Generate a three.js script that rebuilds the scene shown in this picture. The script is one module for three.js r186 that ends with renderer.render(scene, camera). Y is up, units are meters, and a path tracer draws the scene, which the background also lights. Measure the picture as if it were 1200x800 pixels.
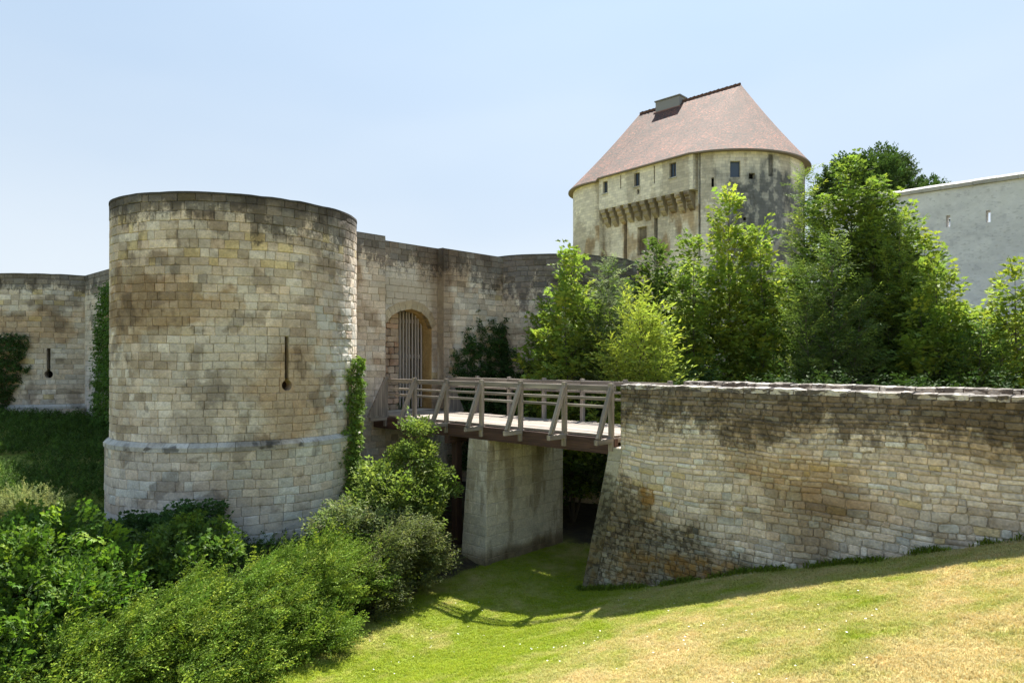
import * as THREE from 'three';
import { mergeGeometries } from 'three/addons/utils/BufferGeometryUtils.js';

function randomFrom(seed) { let s = seed | 0; return () => { s = (s + 0x6d2b79f5) | 0; let t = Math.imul(s ^ (s >>> 15), 1 | s); t = (t + Math.imul(t ^ (t >>> 7), 61 | t)) ^ t; return ((t ^ (t >>> 14)) >>> 0) / 4294967296; }; }
const LAT = new Float32Array(65536); { const r = randomFrom(77); for (let i = 0; i < 65536; i++) LAT[i] = r(); }
function noise(x, y) {
  const xi = Math.floor(x), yi = Math.floor(y); let fx = x - xi, fy = y - yi; fx = fx * fx * (3 - 2 * fx); fy = fy * fy * (3 - 2 * fy);
  const a = xi & 255, b = (xi + 1) & 255, c = (yi & 255) << 8, e = ((yi + 1) & 255) << 8;
  const p = LAT[c | a] + (LAT[c | b] - LAT[c | a]) * fx, q = LAT[e | a] + (LAT[e | b] - LAT[e | a]) * fx;
  return p + (q - p) * fy;
}
function fbm(x, y, n = 4) { let s = 0, k = 0.5, t = 0; for (let i = 0; i < n; i++) { s += noise(x + i * 17.3, y + i * 9.1) * k; t += k; k *= 0.5; x *= 2.03; y *= 2.03; } return s / t; }
// ---------- camera, sky, sun, exposure ----------
// World: metres, y up, the eye of the photographer at the origin. Points are written (x, y, d) with d the distance ahead (z = -d).
const V = (x, y, d) => new THREE.Vector3(x, y, -d);
const scene = new THREE.Scene();
const camera = new THREE.PerspectiveCamera(53.13, 1.5, 0.1, 3000);
camera.position.set(0, 0, 0);
camera.lookAt(0, 0, -10);
camera.setViewOffset(1200, 800, 0, -21, 1200, 800);          // rising lens: keeps the uprights upright
const renderer = new THREE.WebGLRenderer({ antialias: true });
renderer.setSize(1024, 682);
renderer.toneMapping = THREE.LinearToneMapping;
renderer.toneMappingExposure = 3.0;
renderer.shadowMap.enabled = true;
const SUN = new THREE.Vector3(0.196, 0.819, -0.539).normalize();
const sun = new THREE.DirectionalLight(new THREE.Color(1.0, 0.95, 0.86), 5);
sun.target.position.set(0, 0, -20);
sun.position.copy(SUN).multiplyScalar(120).add(sun.target.position);
sun.castShadow = true;
sun.shadow.mapSize.set(4096, 4096);
Object.assign(sun.shadow.camera, { left: -60, right: 60, top: 60, bottom: -60, near: 1, far: 300 });
scene.add(sun, sun.target);
{
  const w = 512, h = 256, a = new Float32Array(w * h * 4), mix = (p, q, t) => p + (q - p) * t;
  for (let j = 0; j < h; j++) for (let i = 0; i < w; i++) {
    const el = ((j + 0.5) / h - 0.5) * Math.PI, az = ((i + 0.5) / w - 0.5) * 2 * Math.PI;
    const dx = Math.cos(el) * Math.cos(az), dy = Math.sin(el), dz = Math.cos(el) * Math.sin(az);
    const up = Math.max(0, dy), wisp = (fbm(10 + az * 1.6 + dy * 2, 40 + dy * 7 - az, 5) - 0.5) * 0.3 * Math.min(1, up * 6), t = Math.max(0, Math.pow(Math.min(1, up * 1.9), 0.75) + wisp);
    const g = Math.pow(Math.max(0, dx * SUN.x + dy * SUN.y + dz * SUN.z), 5) * 0.15;
    const low = [0.31, 0.33, 0.342], high = [0.128, 0.192, 0.28];
    for (let c = 0; c < 3; c++) a[(j * w + i) * 4 + c] = dy < -0.02 ? [0.15, 0.15, 0.11][c] : mix(low[c], high[c], t) + g * [1, 0.98, 0.93][c];
    a[(j * w + i) * 4 + 3] = 1;
  }
  const sky = new THREE.DataTexture(a, w, h, THREE.RGBAFormat, THREE.FloatType);
  sky.mapping = THREE.EquirectangularReflectionMapping; sky.magFilter = THREE.LinearFilter; sky.minFilter = THREE.LinearFilter; sky.needsUpdate = true;
  scene.background = sky; scene.environment = sky;
}

// ---------- helpers ----------
const clamp = (x, a = 0, b = 1) => Math.min(b, Math.max(a, x));
const step = (a, b, x) => { const t = clamp((x - a) / (b - a)); return t * t * (3 - 2 * t); };
const lerp = (a, b, t) => a + (b - a) * t;
const mul = (a, b, t = 1) => [a[0] * lerp(1, b[0], t), a[1] * lerp(1, b[1], t), a[2] * lerp(1, b[2], t)];
const pick = (r, list) => list[Math.floor(r() * list.length)];

function texture(w, h, fn, srgb = true) {
  const a = new Uint8Array(w * h * 4);
  for (let j = 0; j < h; j++) for (let i = 0; i < w; i++) {
    const c = fn((i + 0.5) / w, (j + 0.5) / h), o = (j * w + i) * 4;
    a[o] = clamp(c[0]) * 255; a[o + 1] = clamp(c[1]) * 255; a[o + 2] = clamp(c[2]) * 255; a[o + 3] = 255;
  }
  const t = new THREE.DataTexture(a, w, h);
  if (srgb) t.colorSpace = THREE.SRGBColorSpace;
  t.wrapS = t.wrapT = THREE.RepeatWrapping; t.magFilter = THREE.LinearFilter; t.minFilter = THREE.LinearMipmapLinearFilter; t.generateMipmaps = true; t.needsUpdate = true;
  return t;
}
// a colour map of a whole wall face: fn(u, v) in metres over [u0, u1] x [v0, v1]
function wallMap(w, h, u0, u1, v0, v1, fn) {
  const t = texture(w, h, (x, y) => fn(lerp(u0, u1, x), lerp(v0, v1, y)));
  t.wrapS = t.wrapT = THREE.MirroredRepeatWrapping;
  t.repeat.set(1 / (u1 - u0), 1 / (v1 - v0)); t.offset.set(-u0 / (u1 - u0), -v0 / (v1 - v0));
  return t;
}
function wrapNoise(x, y, k, n) { // tiles over [0, 1]
  const f = (a, b) => fbm(a * k + 3, b * k + 5, n), u = x, v = y;
  return lerp(lerp(f(u, v), f(u - 1, v), step(0.75, 1, u)), lerp(f(u, v - 1), f(u - 1, v - 1), step(0.75, 1, u)), step(0.75, 1, v));
}
const roughStone = texture(512, 512, (x, y) => { const n = wrapNoise(x, y, 14, 4), p = wrapNoise(x, y, 60, 2); const c = clamp(0.5 + (n - 0.5) * 1.1 + (p - 0.5) * 0.45 - step(0.68, 0.8, p) * 0.3); return [c, c, c]; }, false);
const woodBump = texture(256, 512, (x, y) => { const c = wrapNoise(x, y * 0.08, 24, 4); return [c, c, c]; }, false);
function bumped(tex, ru, rv = ru) { const t = tex.clone(); t.repeat.set(ru, rv); t.needsUpdate = true; return t; }
function stoneMaterial(map, bump = 0.008, rough = 0.92) {
  return new THREE.MeshStandardMaterial({ vertexColors: true, map, roughness: rough, bumpMap: bumped(roughStone, 0.9), bumpScale: bump });
}
const plain = (rgb, rough = 0.9, extra = {}) => new THREE.MeshStandardMaterial({ color: new THREE.Color().setRGB(...rgb), roughness: rough, ...extra });

// mesh builder: flat faces with uv and colour per face
class MB {
  constructor() { this.p = []; this.t = []; this.c = []; }
  tri(a, b, c, ua, ub, uc, col) { this.p.push(a.x, a.y, a.z, b.x, b.y, b.z, c.x, c.y, c.z); this.t.push(ua[0], ua[1], ub[0], ub[1], uc[0], uc[1]); for (let i = 0; i < 3; i++) this.c.push(col[0], col[1], col[2]); return this; }
  quad(a, b, c, d, ua, ub, uc, ud, col = [1, 1, 1]) { this.tri(a, b, c, ua, ub, uc, col); return this.tri(a, c, d, ua, uc, ud, col); }
  geometry() {
    const g = new THREE.BufferGeometry();
    g.setAttribute('position', new THREE.Float32BufferAttribute(this.p, 3)); g.setAttribute('uv', new THREE.Float32BufferAttribute(this.t, 2)); g.setAttribute('color', new THREE.Float32BufferAttribute(this.c, 3));
    g.computeVertexNormals(); return g;
  }
}
const taken = {};
function numbered(name) { const n = taken[name] = (taken[name] ?? -1) + 1; return n ? `${name}_${String(n).padStart(3, '0')}` : name; }
function thing(name, label, category, at = [0, 0, 0], group) {
  const o = new THREE.Group(); o.name = numbered(name); o.position.copy(V(...at)); o.userData = { label, category }; if (group) o.userData.group = group;
  scene.add(o); return o;
}
// a part whose geometry is given in world coordinates
function part(parent, name, geometry, material, extra) {
  const m = new THREE.Mesh(geometry, material); m.name = name; m.castShadow = m.receiveShadow = true; if (extra) Object.assign(m.userData, extra);
  if (parent) { let q = parent; while (q) { geometry.translate(-q.position.x, -q.position.y, -q.position.z); q = q.parent === scene ? null : q.parent; } parent.add(m); }
  return m;
}
function structure(name, geometry, material, label) { const m = part(null, numbered(name), geometry, material, { kind: 'structure', label, category: name.replace('_', ' ') }); scene.add(m); return m; }

// one dressed or rubble stone on a mapped face; map(u, v, o): o metres proud of the face
function stoneGeometry(map, u0, u1, v0, v1, col, r, { gap = 0.006, bevel = 0.008, proud = 0, jut = 0.004, jitter = 0.003, cut = 0, thick = 0.06, pillow = 0.002 } = {}) {
  const w = u1 - u0, h = v1 - v0, a = u0 + gap, b = u1 - gap, c = v0 + gap, e = v1 - gap, J = () => (r() - 0.5) * 2 * jitter, pts = [];
  if (cut > 0) {
    const k = () => Math.min(w, h) * cut * (0.3 + r());
    pts.push([a + k(), c], [b - k(), c], [b, c + k()], [b, e - k()], [b - k(), e], [a + k(), e], [a, e - k()], [a, c + k()]);
  } else pts.push([a, c], [b, c], [b, e], [a, e]);
  for (const q of pts) { q[0] += J(); q[1] += J(); }
  const out = proud + (r() - 0.5) * 2 * jut, mu = (u0 + u1) / 2, mv = (v0 + v1) / 2, m = new MB(), n = pts.length;
  const bu = Math.min(bevel, w * 0.2) / (w / 2), bv = Math.min(bevel, h * 0.25) / (h / 2);
  const inner = pts.map(([x, y]) => [x + (mu - x) * bu, y + (mv - y) * bv]);
  const I = inner.map((q) => map(q[0], q[1], out + (r() - 0.5) * jut)), O = pts.map((q) => map(q[0], q[1], out - bevel)), B = pts.map((q) => map(q[0], q[1], -thick)), C = map(mu, mv, out + pillow);
  for (let i = 0; i < n; i++) {
    const j = (i + 1) % n;
    m.tri(C, I[i], I[j], [mu, mv], inner[i], inner[j], col);
    m.quad(O[i], O[j], I[j], I[i], pts[i], pts[j], inner[j], inner[i], col);
    m.quad(B[i], B[j], O[j], O[i], pts[i], pts[j], pts[j], pts[i], col);
  }
  const g = m.geometry();
  const k = C.length(), vis = Math.abs(C.x / -C.z) < 0.76 && C.y / -C.z > -0.48 && C.y / -C.z < 0.53;
  const nrm = map(mu, mv, 1).sub(map(mu, mv, 0)).normalize();
  g.userData.score = vis ? w * h * Math.max(0, -nrm.dot(C)) / (k * k * k) : 0;
  return g;
}
function rows(v0, v1, h0, h1, r, breaks = []) {
  const out = [], stops = [v0, ...breaks.filter((b) => b > v0 && b < v1).sort((a, b) => a - b), v1];
  for (let i = 0; i + 1 < stops.length; i++) {
    if (stops[i + 1] - stops[i] < 1e-6) continue;
    const n = Math.max(1, Math.round((stops[i + 1] - stops[i]) / ((h0 + h1) / 2))), hs = Array.from({ length: n }, () => lerp(h0, h1, r())), sum = hs.reduce((a, b) => a + b, 0);
    let v = stops[i]; for (const h of hs) { const e = v + h * (stops[i + 1] - stops[i]) / sum; out.push([v, e]); v = e; }
  }
  return out;
}
function minusHoles(u0, u1, v0, v1, holes) {
  let parts = [[u0, u1]];
  for (const h of holes) {
    const over = Math.min(v1, h.v1) - Math.max(v0, h.v0); if (over < (v1 - v0) * 0.4) continue;
    const a = h.at ? h.at(v0 + 0.01) : [h.u0, h.u1]; if (!a) continue;
    parts = parts.flatMap(([x, y]) => (y <= a[0] || x >= a[1] ? [[x, y]] : [[x, a[0]], [a[1], y]])).filter(([x, y]) => y - x > 0.03);
  }
  return parts;
}
// lays courses of stones; edge(v) gives [u from, u to]; tint(u, v, r) the colour of one stone
function courses(map, list, edge, w0, w1, tint, r, holes = [], opts = {}) {
  const out = [];
  for (const [v0, v1] of list) {
    const [ua, ub] = edge((v0 + v1) / 2), mv = (v0 + v1) / 2;
    let u = ua, first = true;
    while (u < ub - 0.01) {
      let w = lerp(w0, w1, Math.pow(r(), 1.2)) * (v1 - v0 > 0.16 ? 1.1 : 1) * (first ? 0.4 + 0.6 * r() : 1); first = false;
      if (ub - (u + w) < w0 * 0.6) w = ub - u;
      for (const [a, b] of minusHoles(u, u + w, v0, v1, holes)) out.push(stoneGeometry(map, a, b, v0, v1, tint((a + b) / 2, mv, r), r, typeof opts === 'function' ? opts(mv, r, (a + b) / 2) : opts));
      u += w;
    }
  }
  return out;
}
// the stones that show largest become parts of their own, the rest one part
function layStones(parent, geos, mat, most = 300, name = 'stone', rest = 'small_stones') {
  geos.sort((a, b) => b.userData.score - a.userData.score);
  const single = geos.slice(0, most).filter((g) => g.userData.score > 0), many = geos.slice(single.length);
  for (const g of single) part(parent, name, g, mat);
  if (many.length) part(parent, rest, mergeGeometries(many), mat, { kind: 'stuff' });
}
// a sheet over a mapped face with rectangular openings, each with reveals and a back
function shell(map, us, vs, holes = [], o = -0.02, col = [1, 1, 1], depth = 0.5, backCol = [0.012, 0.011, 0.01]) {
  for (const h of holes) { us.push(h.u0, h.u1); vs.push(h.v0, h.v1); }
  us = [...new Set(us)].sort((a, b) => a - b); vs = [...new Set(vs)].sort((a, b) => a - b);
  const m = new MB();
  for (let i = 0; i + 1 < us.length; i++) for (let j = 0; j + 1 < vs.length; j++) {
    const a = us[i], b = us[i + 1], c = vs[j], e = vs[j + 1], mu = (a + b) / 2, mv = (c + e) / 2;
    if (holes.some((h) => mu > h.u0 && mu < h.u1 && mv > h.v0 && mv < h.v1)) continue;
    m.quad(map(a, c, o), map(b, c, o), map(b, e, o), map(a, e, o), [a, c], [b, c], [b, e], [a, e], col);
  }
  for (const h of holes) {
    const q = [[h.u0, h.v0], [h.u1, h.v0], [h.u1, h.v1], [h.u0, h.v1]], dp = h.depth ?? depth, hc = h.col ?? col;
    for (let i = 0; i < 4; i++) { const a = q[i], b = q[(i + 1) % 4]; m.quad(map(...a, o), map(...a, o - dp), map(...b, o - dp), map(...b, o), a, [a[0] + dp, a[1]], [b[0] + dp, b[1]], b, hc); }
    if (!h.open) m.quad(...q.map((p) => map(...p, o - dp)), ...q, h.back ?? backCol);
  }
  return m.geometry();
}
const range = (a, b, n) => Array.from({ length: n + 1 }, (_, i) => lerp(a, b, i / n));
// a block with eased edges between two ends of its axis; across: half sizes along up-ish and side-ish
function beam(a, b, w, h, up = new THREE.Vector3(0, 1, 0), ease = 0.008, col = [1, 1, 1]) {
  const ax = b.clone().sub(a), L = ax.length(); ax.normalize();
  const s = new THREE.Vector3().crossVectors(ax, up).normalize(), t = new THREE.Vector3().crossVectors(s, ax).normalize();
  const e = Math.min(ease, w * 0.3, h * 0.3), ring = [[-w / 2 + e, -h / 2], [w / 2 - e, -h / 2], [w / 2, -h / 2 + e], [w / 2, h / 2 - e], [w / 2 - e, h / 2], [-w / 2 + e, h / 2], [-w / 2, h / 2 - e], [-w / 2, -h / 2 + e]];
  const at = (k, x, y) => a.clone().addScaledVector(ax, k).addScaledVector(s, x).addScaledVector(t, y), m = new MB(); let run = 0;
  const off = (a.x * 3.7 + a.z * 1.3 + a.y * 2.1) % 5;
  for (let i = 0; i < 8; i++) {
    const p = ring[i], q = ring[(i + 1) % 8], d = Math.hypot(q[0] - p[0], q[1] - p[1]);
    m.quad(at(0, ...p), at(L, ...p), at(L, ...q), at(0, ...q), [off + run, 0], [off + run, L], [off + run + d, L], [off + run + d, 0], col); run += d;
    if (i > 0 && i < 7) { m.tri(at(0, ...ring[0]), at(0, ...p), at(0, ...q), ring[0], p, q, col); m.tri(at(L, ...ring[0]), at(L, ...q), at(L, ...p), ring[0], q, p, col); }
  }
  return m.geometry();
}
function tube(points, radii, sides = 6) {
  const m = new MB(), n = points.length, rings = [];
  for (let i = 0; i < n; i++) {
    const ax = points[Math.min(n - 1, i + 1)].clone().sub(points[Math.max(0, i - 1)]).normalize(), s = new THREE.Vector3().crossVectors(ax, Math.abs(ax.y) > 0.9 ? new THREE.Vector3(1, 0, 0) : new THREE.Vector3(0, 1, 0)).normalize(), t = new THREE.Vector3().crossVectors(s, ax);
    rings.push(range(0, 2 * Math.PI, sides).map((k) => points[i].clone().addScaledVector(s, Math.cos(k) * radii[i]).addScaledVector(t, -Math.sin(k) * radii[i])));
  }
  for (let i = 0; i + 1 < n; i++) for (let j = 0; j < sides; j++) m.quad(rings[i][j], rings[i][j + 1], rings[i + 1][j + 1], rings[i + 1][j], [j / sides, i], [(j + 1) / sides, i], [(j + 1) / sides, i + 1], [j / sides, i + 1]);
  return m.geometry();
}
// ---------- plan of the place ----------
const D2 = [0.728, -0.6856], S2 = [0.6856, 0.728];                // along the bridge towards the lawn; across it, away from the eye
const planeMap = (o2, u2, n2, lift = 0) => (u, v, o) => V(o2[0] + u * u2[0] + (o + lift) * n2[0], v, o2[1] + u * u2[1] + (o + lift) * n2[1]);
const neg = (a) => [-a[0], -a[1]];
const smoothMax = (a, b, k) => { const h = clamp(0.5 + 0.5 * (a - b) / k); return lerp(b, a, h) + k * h * (1 - h); };
const G0 = [-4.1, 20.5], W0 = [2.27, 14.3];                       // foot of the gate wall; near corner of the ramp wall
function ground(x, d) {
  const q = x * D2[0] + d * D2[1], r = x * S2[0] + d * S2[1];
  let lawn = -2.1 + 0.335 * q; if (r > 13.2) lawn -= 3 * (r - 13.2); if (q > 6) lawn -= (q - 6) * 0.3;
  const away = (x + 4.1) * -0.87 + (d - 11.07) * 0.49, bank = -5.25 + 0.32 * clamp(away - 0.2, 0, 4) + 0.11 * clamp(away - 9, 0, 14) + 0.03 * clamp(away - 23, 0, 60);
  const t = (x - 28) * -0.6856 + (d - 51) * -0.728, terrace = t > 0 ? 3.0 - 0.45 * t : 3.0;
  let h = smoothMax(smoothMax(smoothMax(lawn, -5.25, 0.5), bank, 0.4), terrace, 0.6);
  const e = (x - G0[0]) * -D2[0] + (d - G0[1]) * -D2[1];
  h = lerp(h, -1.7, step(0.5, 0.9, e) * step(9.7, 10.1, r) * (1 - step(60, 90, d)));
  return h + (fbm(x * 0.9 + 40, d * 0.9 + 40, 3) - 0.5) * 0.12;
}
{ // the ground: one sheet to the horizon
  const axis = (a, b, s, far) => { const out = []; for (let x = a; x <= b + 1e-6; x += s) out.push(x); let k = s; while (out[out.length - 1] < far) { k *= 1.35; out.push(out[out.length - 1] + k); } k = s; while (out[0] > -far) { k *= 1.35; out.unshift(out[0] - k); } return out; };
  const xs = axis(-26, 20, 0.22, 900), ds = axis(-3, 36, 0.22, 900), p = [], uv = [], ix = [];
  for (const d of ds) for (const x of xs) { p.push(x, ground(x, d), -d); uv.push(x, d); }
  for (let j = 0; j + 1 < ds.length; j++) for (let i = 0; i + 1 < xs.length; i++) { const a = j * xs.length + i, b = a + 1, c = a + xs.length, e = c + 1; ix.push(a, b, e, a, e, c); }
  const g = new THREE.BufferGeometry(); g.setAttribute('position', new THREE.Float32BufferAttribute(p, 3)); g.setAttribute('uv', new THREE.Float32BufferAttribute(uv, 2)); g.setIndex(ix); g.computeVertexNormals();
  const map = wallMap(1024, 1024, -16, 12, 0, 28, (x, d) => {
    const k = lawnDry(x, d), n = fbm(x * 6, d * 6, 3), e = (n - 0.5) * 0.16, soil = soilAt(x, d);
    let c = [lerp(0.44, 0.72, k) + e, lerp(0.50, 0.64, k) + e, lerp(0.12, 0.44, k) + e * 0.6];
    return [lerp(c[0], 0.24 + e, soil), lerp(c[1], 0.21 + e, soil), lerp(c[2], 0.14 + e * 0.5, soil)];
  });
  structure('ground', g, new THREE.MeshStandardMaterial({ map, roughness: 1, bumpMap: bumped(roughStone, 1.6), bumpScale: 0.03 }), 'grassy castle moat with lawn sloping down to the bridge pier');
}
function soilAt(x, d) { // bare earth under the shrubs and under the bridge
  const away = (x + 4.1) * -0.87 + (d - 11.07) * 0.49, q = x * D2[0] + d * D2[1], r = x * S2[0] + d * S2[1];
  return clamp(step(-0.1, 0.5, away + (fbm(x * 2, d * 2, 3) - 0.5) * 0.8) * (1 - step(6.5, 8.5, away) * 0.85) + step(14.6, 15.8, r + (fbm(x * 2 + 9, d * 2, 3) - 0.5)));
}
function lawnDry(x, d) { // 0 lush .. 1 straw
  const q = x * D2[0] + d * D2[1];
  const base = step(-9.2, -3.0, q) * 0.62 + (x > 0 ? 0.08 : 0);
  return clamp(base + (fbm(x * 0.55 + 7, d * 0.55 + 3, 4) - 0.5) * 1.1 + (fbm(x * 2.3, d * 2.3, 4) - 0.5) * 1.1 + (noise(x * 9, d * 9) - 0.5) * 0.25, 0, 1);
}

// ---------- stone colours ----------
const WARM = [0.69, 0.575, 0.455], GREY = [0.64, 0.565, 0.475], PALE = [0.74, 0.655, 0.55], OCHRE = [0.66, 0.53, 0.31], BROWN = [0.53, 0.435, 0.325], ROSE = [0.64, 0.51, 0.39], WHITE = [0.66, 0.635, 0.57];
const shade = (c, r, k = 0.14) => { const m = 1 + (r() - 0.5) * 2 * k; return [c[0] * m, c[1] * m, c[2] * m]; };
const tintWarm = (u, v, r) => { const x = r(); return shade(x < 0.5 ? WARM : x < 0.76 ? GREY : x < 0.86 ? PALE : x < 0.93 ? BROWN : x < 0.985 ? ROSE : OCHRE, r, 0.2); };
const grain = (u, v) => 0.85 + 0.17 * fbm(u * 9, v * 9, 4) + 0.14 * (noise(u * 42, v * 42) - 0.5);
const blob = (u, v, cu, cv, ru, rv, soft = 0.35, wob = 0.9) => { const k = Math.hypot((u - cu) / ru, (v - cv) / rv) + (fbm(u * 1.7 + cu * 3, v * 1.7 + cv, 4) - 0.5) * wob; return 1 - step(1 - soft, 1 + soft, k); };
// black weathering crust along a wall top, ragged below
const crust = (u, v, top, deep) => { const k = (top - v) / deep + (fbm(u * 1.3, v * 0.5, 4) - 0.5) * 1.0 + (fbm(u * 9, v * 5, 4) - 0.5) * 1.0 + (noise(u * 34, v * 34) - 0.5) * 0.35; return 1 - step(0.55, 1.05, k); };
const CRUST = [0.62, 0.62, 0.62];

// courses are never dead level: a slow wander of the beds
const wander = (map, amp, top, calm = () => 1) => (u, v, o) => map(u, v + (fbm(u * 0.9 + 50, v * 0.7 + 50, 3) - 0.5) * amp * clamp((top - v) / 0.5) * calm(u, v), o);
// ---------- round towers ----------
function towerMap(c, R, k, w2, p2) { return (u, v, o) => { const t = u / R, s = Math.sin(t), q = Math.cos(t); return V(c[0] + p2[0] * s * (R + o) + w2[0] * q * (R * k + o), v, c[1] + p2[1] * s * (R + o) + w2[1] * q * (R * k + o)); }; }
function roundTower(o) {
  const r = randomFrom(o.seed), map = towerMap(o.c, o.R, o.k, o.w, o.p), lowMap = (u, v, x) => map(u, v, x + 0.1), U = o.span, holes = [], L = thing(o.name, o.label, 'tower', [o.c[0], o.base, o.c[1]]);
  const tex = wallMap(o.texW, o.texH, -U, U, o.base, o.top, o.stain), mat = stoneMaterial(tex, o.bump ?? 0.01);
  if (o.slit) { const s = o.slit; holes.push({ u0: s.u - s.w / 2, u1: s.u + s.w / 2, v0: s.v0, v1: s.v1, depth: 0.7 }, { u0: s.u - s.q, u1: s.u + s.q, v0: s.v0 - 2 * s.q, v1: s.v0, depth: 0.7 }); }
  part(L, 'core', shell(map, range(-U, U, 56), [o.string - 0.1, o.top], holes.slice(), -0.022, [0.55, 0.48, 0.38], 0.7), mat);
  if (o.base < o.string - 0.3) part(L, 'plinth_core', shell(lowMap, range(-U, U, 56), [o.base, o.string - 0.1], [], -0.022, [0.54, 0.475, 0.38]), mat);
  const calm = (u) => (o.slit ? clamp((Math.abs(u - o.slit.u) - 0.3) / 0.5) : 1), up = courses(wander(map, 0.1, o.top, (u, v) => calm(u) * clamp((v - o.string) / 0.4)), rows(o.string, o.top, ...o.rowH, r, holes.flatMap((h) => [h.v0, h.v1])), () => [-U, U], ...o.rowW, o.tint, r, holes, o.stone);
  const low = o.base < o.string - 0.3 ? courses(wander(lowMap, 0.1, o.string - 0.2), rows(o.base, o.string - 0.2, o.rowH[0] * 1.08, o.rowH[1] * 1.12, r), () => [-U, U], o.rowW[0] * 1.1, o.rowW[1] * 1.15, o.tint, r, [], o.stone) : [];
  layStones(L, [...up, ...low], mat, o.parts);
  for (let u = -U; u < U - 0.1;) { // the sloping string course
    const w = Math.min(o.ringW * (0.7 + 0.6 * r()), U - u), m = new MB(), a = u + 0.005, b = u + w - 0.005, c = shade(mul(WHITE, [0.8, 0.8, 0.82]), r, 0.16), k = (r() - 0.5) * 0.012, s = o.string;
    const prof = [[-0.04, s + 0.0], [0.004, s + 0.0], [0.112 + k, s - 0.085], [0.128 + k, s - 0.10], [0.125 + k, s - 0.2], [0.06, s - 0.2]];
    for (let i = 0; i + 1 < prof.length; i++) { const [o0, v0] = prof[i], [o1, v1] = prof[i + 1]; m.quad(map(a, v1, o1), map(b, v1, o1), map(b, v0, o0), map(a, v0, o0), [a, v1], [b, v1], [b, v0 + 0.01], [a, v0 + 0.01], c); }
    for (const [x, f] of [[a, 1], [b, -1]]) for (let i = 1; i + 1 < prof.length; i++) { const t = [prof[0], prof[i], prof[i + 1]].map(([q, v]) => map(x, v, q)); m.tri(...(f > 0 ? [t[0], t[2], t[1]] : t), [x, 0], [x, 0.1], [x, 0.2], c); }
    part(L, 'string_course_stone', m.geometry(), mat); u += w;
  }
  { // the wall head: a flat top, the inside face and a roof terrace
    const m = new MB(), us = range(-U, U, 56), c = [0.34, 0.31, 0.26], C = V(o.c[0], o.top - 0.7, o.c[1]);
    for (let i = 0; i < 56; i++) { const a = us[i], b = us[i + 1], t = o.top + 0.004 + 0.02 * noise(i * 0.7, 3), t2 = o.top + 0.004 + 0.02 * noise((i + 1) * 0.7, 3);
      m.quad(map(a, t, 0.012), map(b, t2, 0.012), map(b, t2, -0.6), map(a, t, -0.6), [a, o.top], [b, o.top], [b, o.top - 0.3], [a, o.top - 0.3], c);
      m.quad(map(a, t - 0.05, 0.012), map(b, t2 - 0.05, 0.012), map(b, t2, 0.012), map(a, t, 0.012), [a, o.top - 0.05], [b, o.top - 0.05], [b, o.top], [a, o.top], c);
      m.quad(map(b, o.top - 0.7, -0.6), map(a, o.top - 0.7, -0.6), map(a, t, -0.6), map(b, t2, -0.6), [b, o.top - 0.7], [a, o.top - 0.7], [a, o.top], [b, o.top], c);
      m.tri(map(a, o.top - 0.7, -0.6), map(b, o.top - 0.7, -0.6), C, [a, 0], [b, 0], [a, 1], c); }
    part(L, 'wall_head', m.geometry(), mat);
  }
  if (o.slit) { // the round foot of the arrow slit, cut through one plate
    const s = o.slit, q = s.q, sh = new THREE.Shape([[-q, -q], [q, -q], [q, q], [s.w / 2, q], ...range(Math.PI / 2 - 0.42, Math.PI / 2 - 2 * Math.PI + 0.42, 22).map((t) => [Math.cos(t) * q * 0.72, Math.sin(t) * q * 0.72]), [-s.w / 2, q], [-q, q]].map((a) => new THREE.Vector2(...a)));
    const g = new THREE.ExtrudeGeometry(sh, { depth: 0.3, bevelEnabled: false }), p = g.attributes.position, n = p.count, cc = new Float32Array(n * 3), t = g.attributes.uv;
    for (let i = 0; i < n; i++) { const u = s.u + p.getX(i), v = s.v0 - q + p.getY(i), x = map(u, v, p.getZ(i) - 0.3); p.setXYZ(i, x.x, x.y, x.z); t.setXY(i, u, v); cc.set(WARM.map((e) => e * 0.9), i * 3); }
    g.setAttribute('color', new THREE.BufferAttribute(cc, 3)); g.computeVertexNormals(); part(L, 'arrow_slit_foot', g, mat);
  }
  return { L, map, mat };
}
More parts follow.
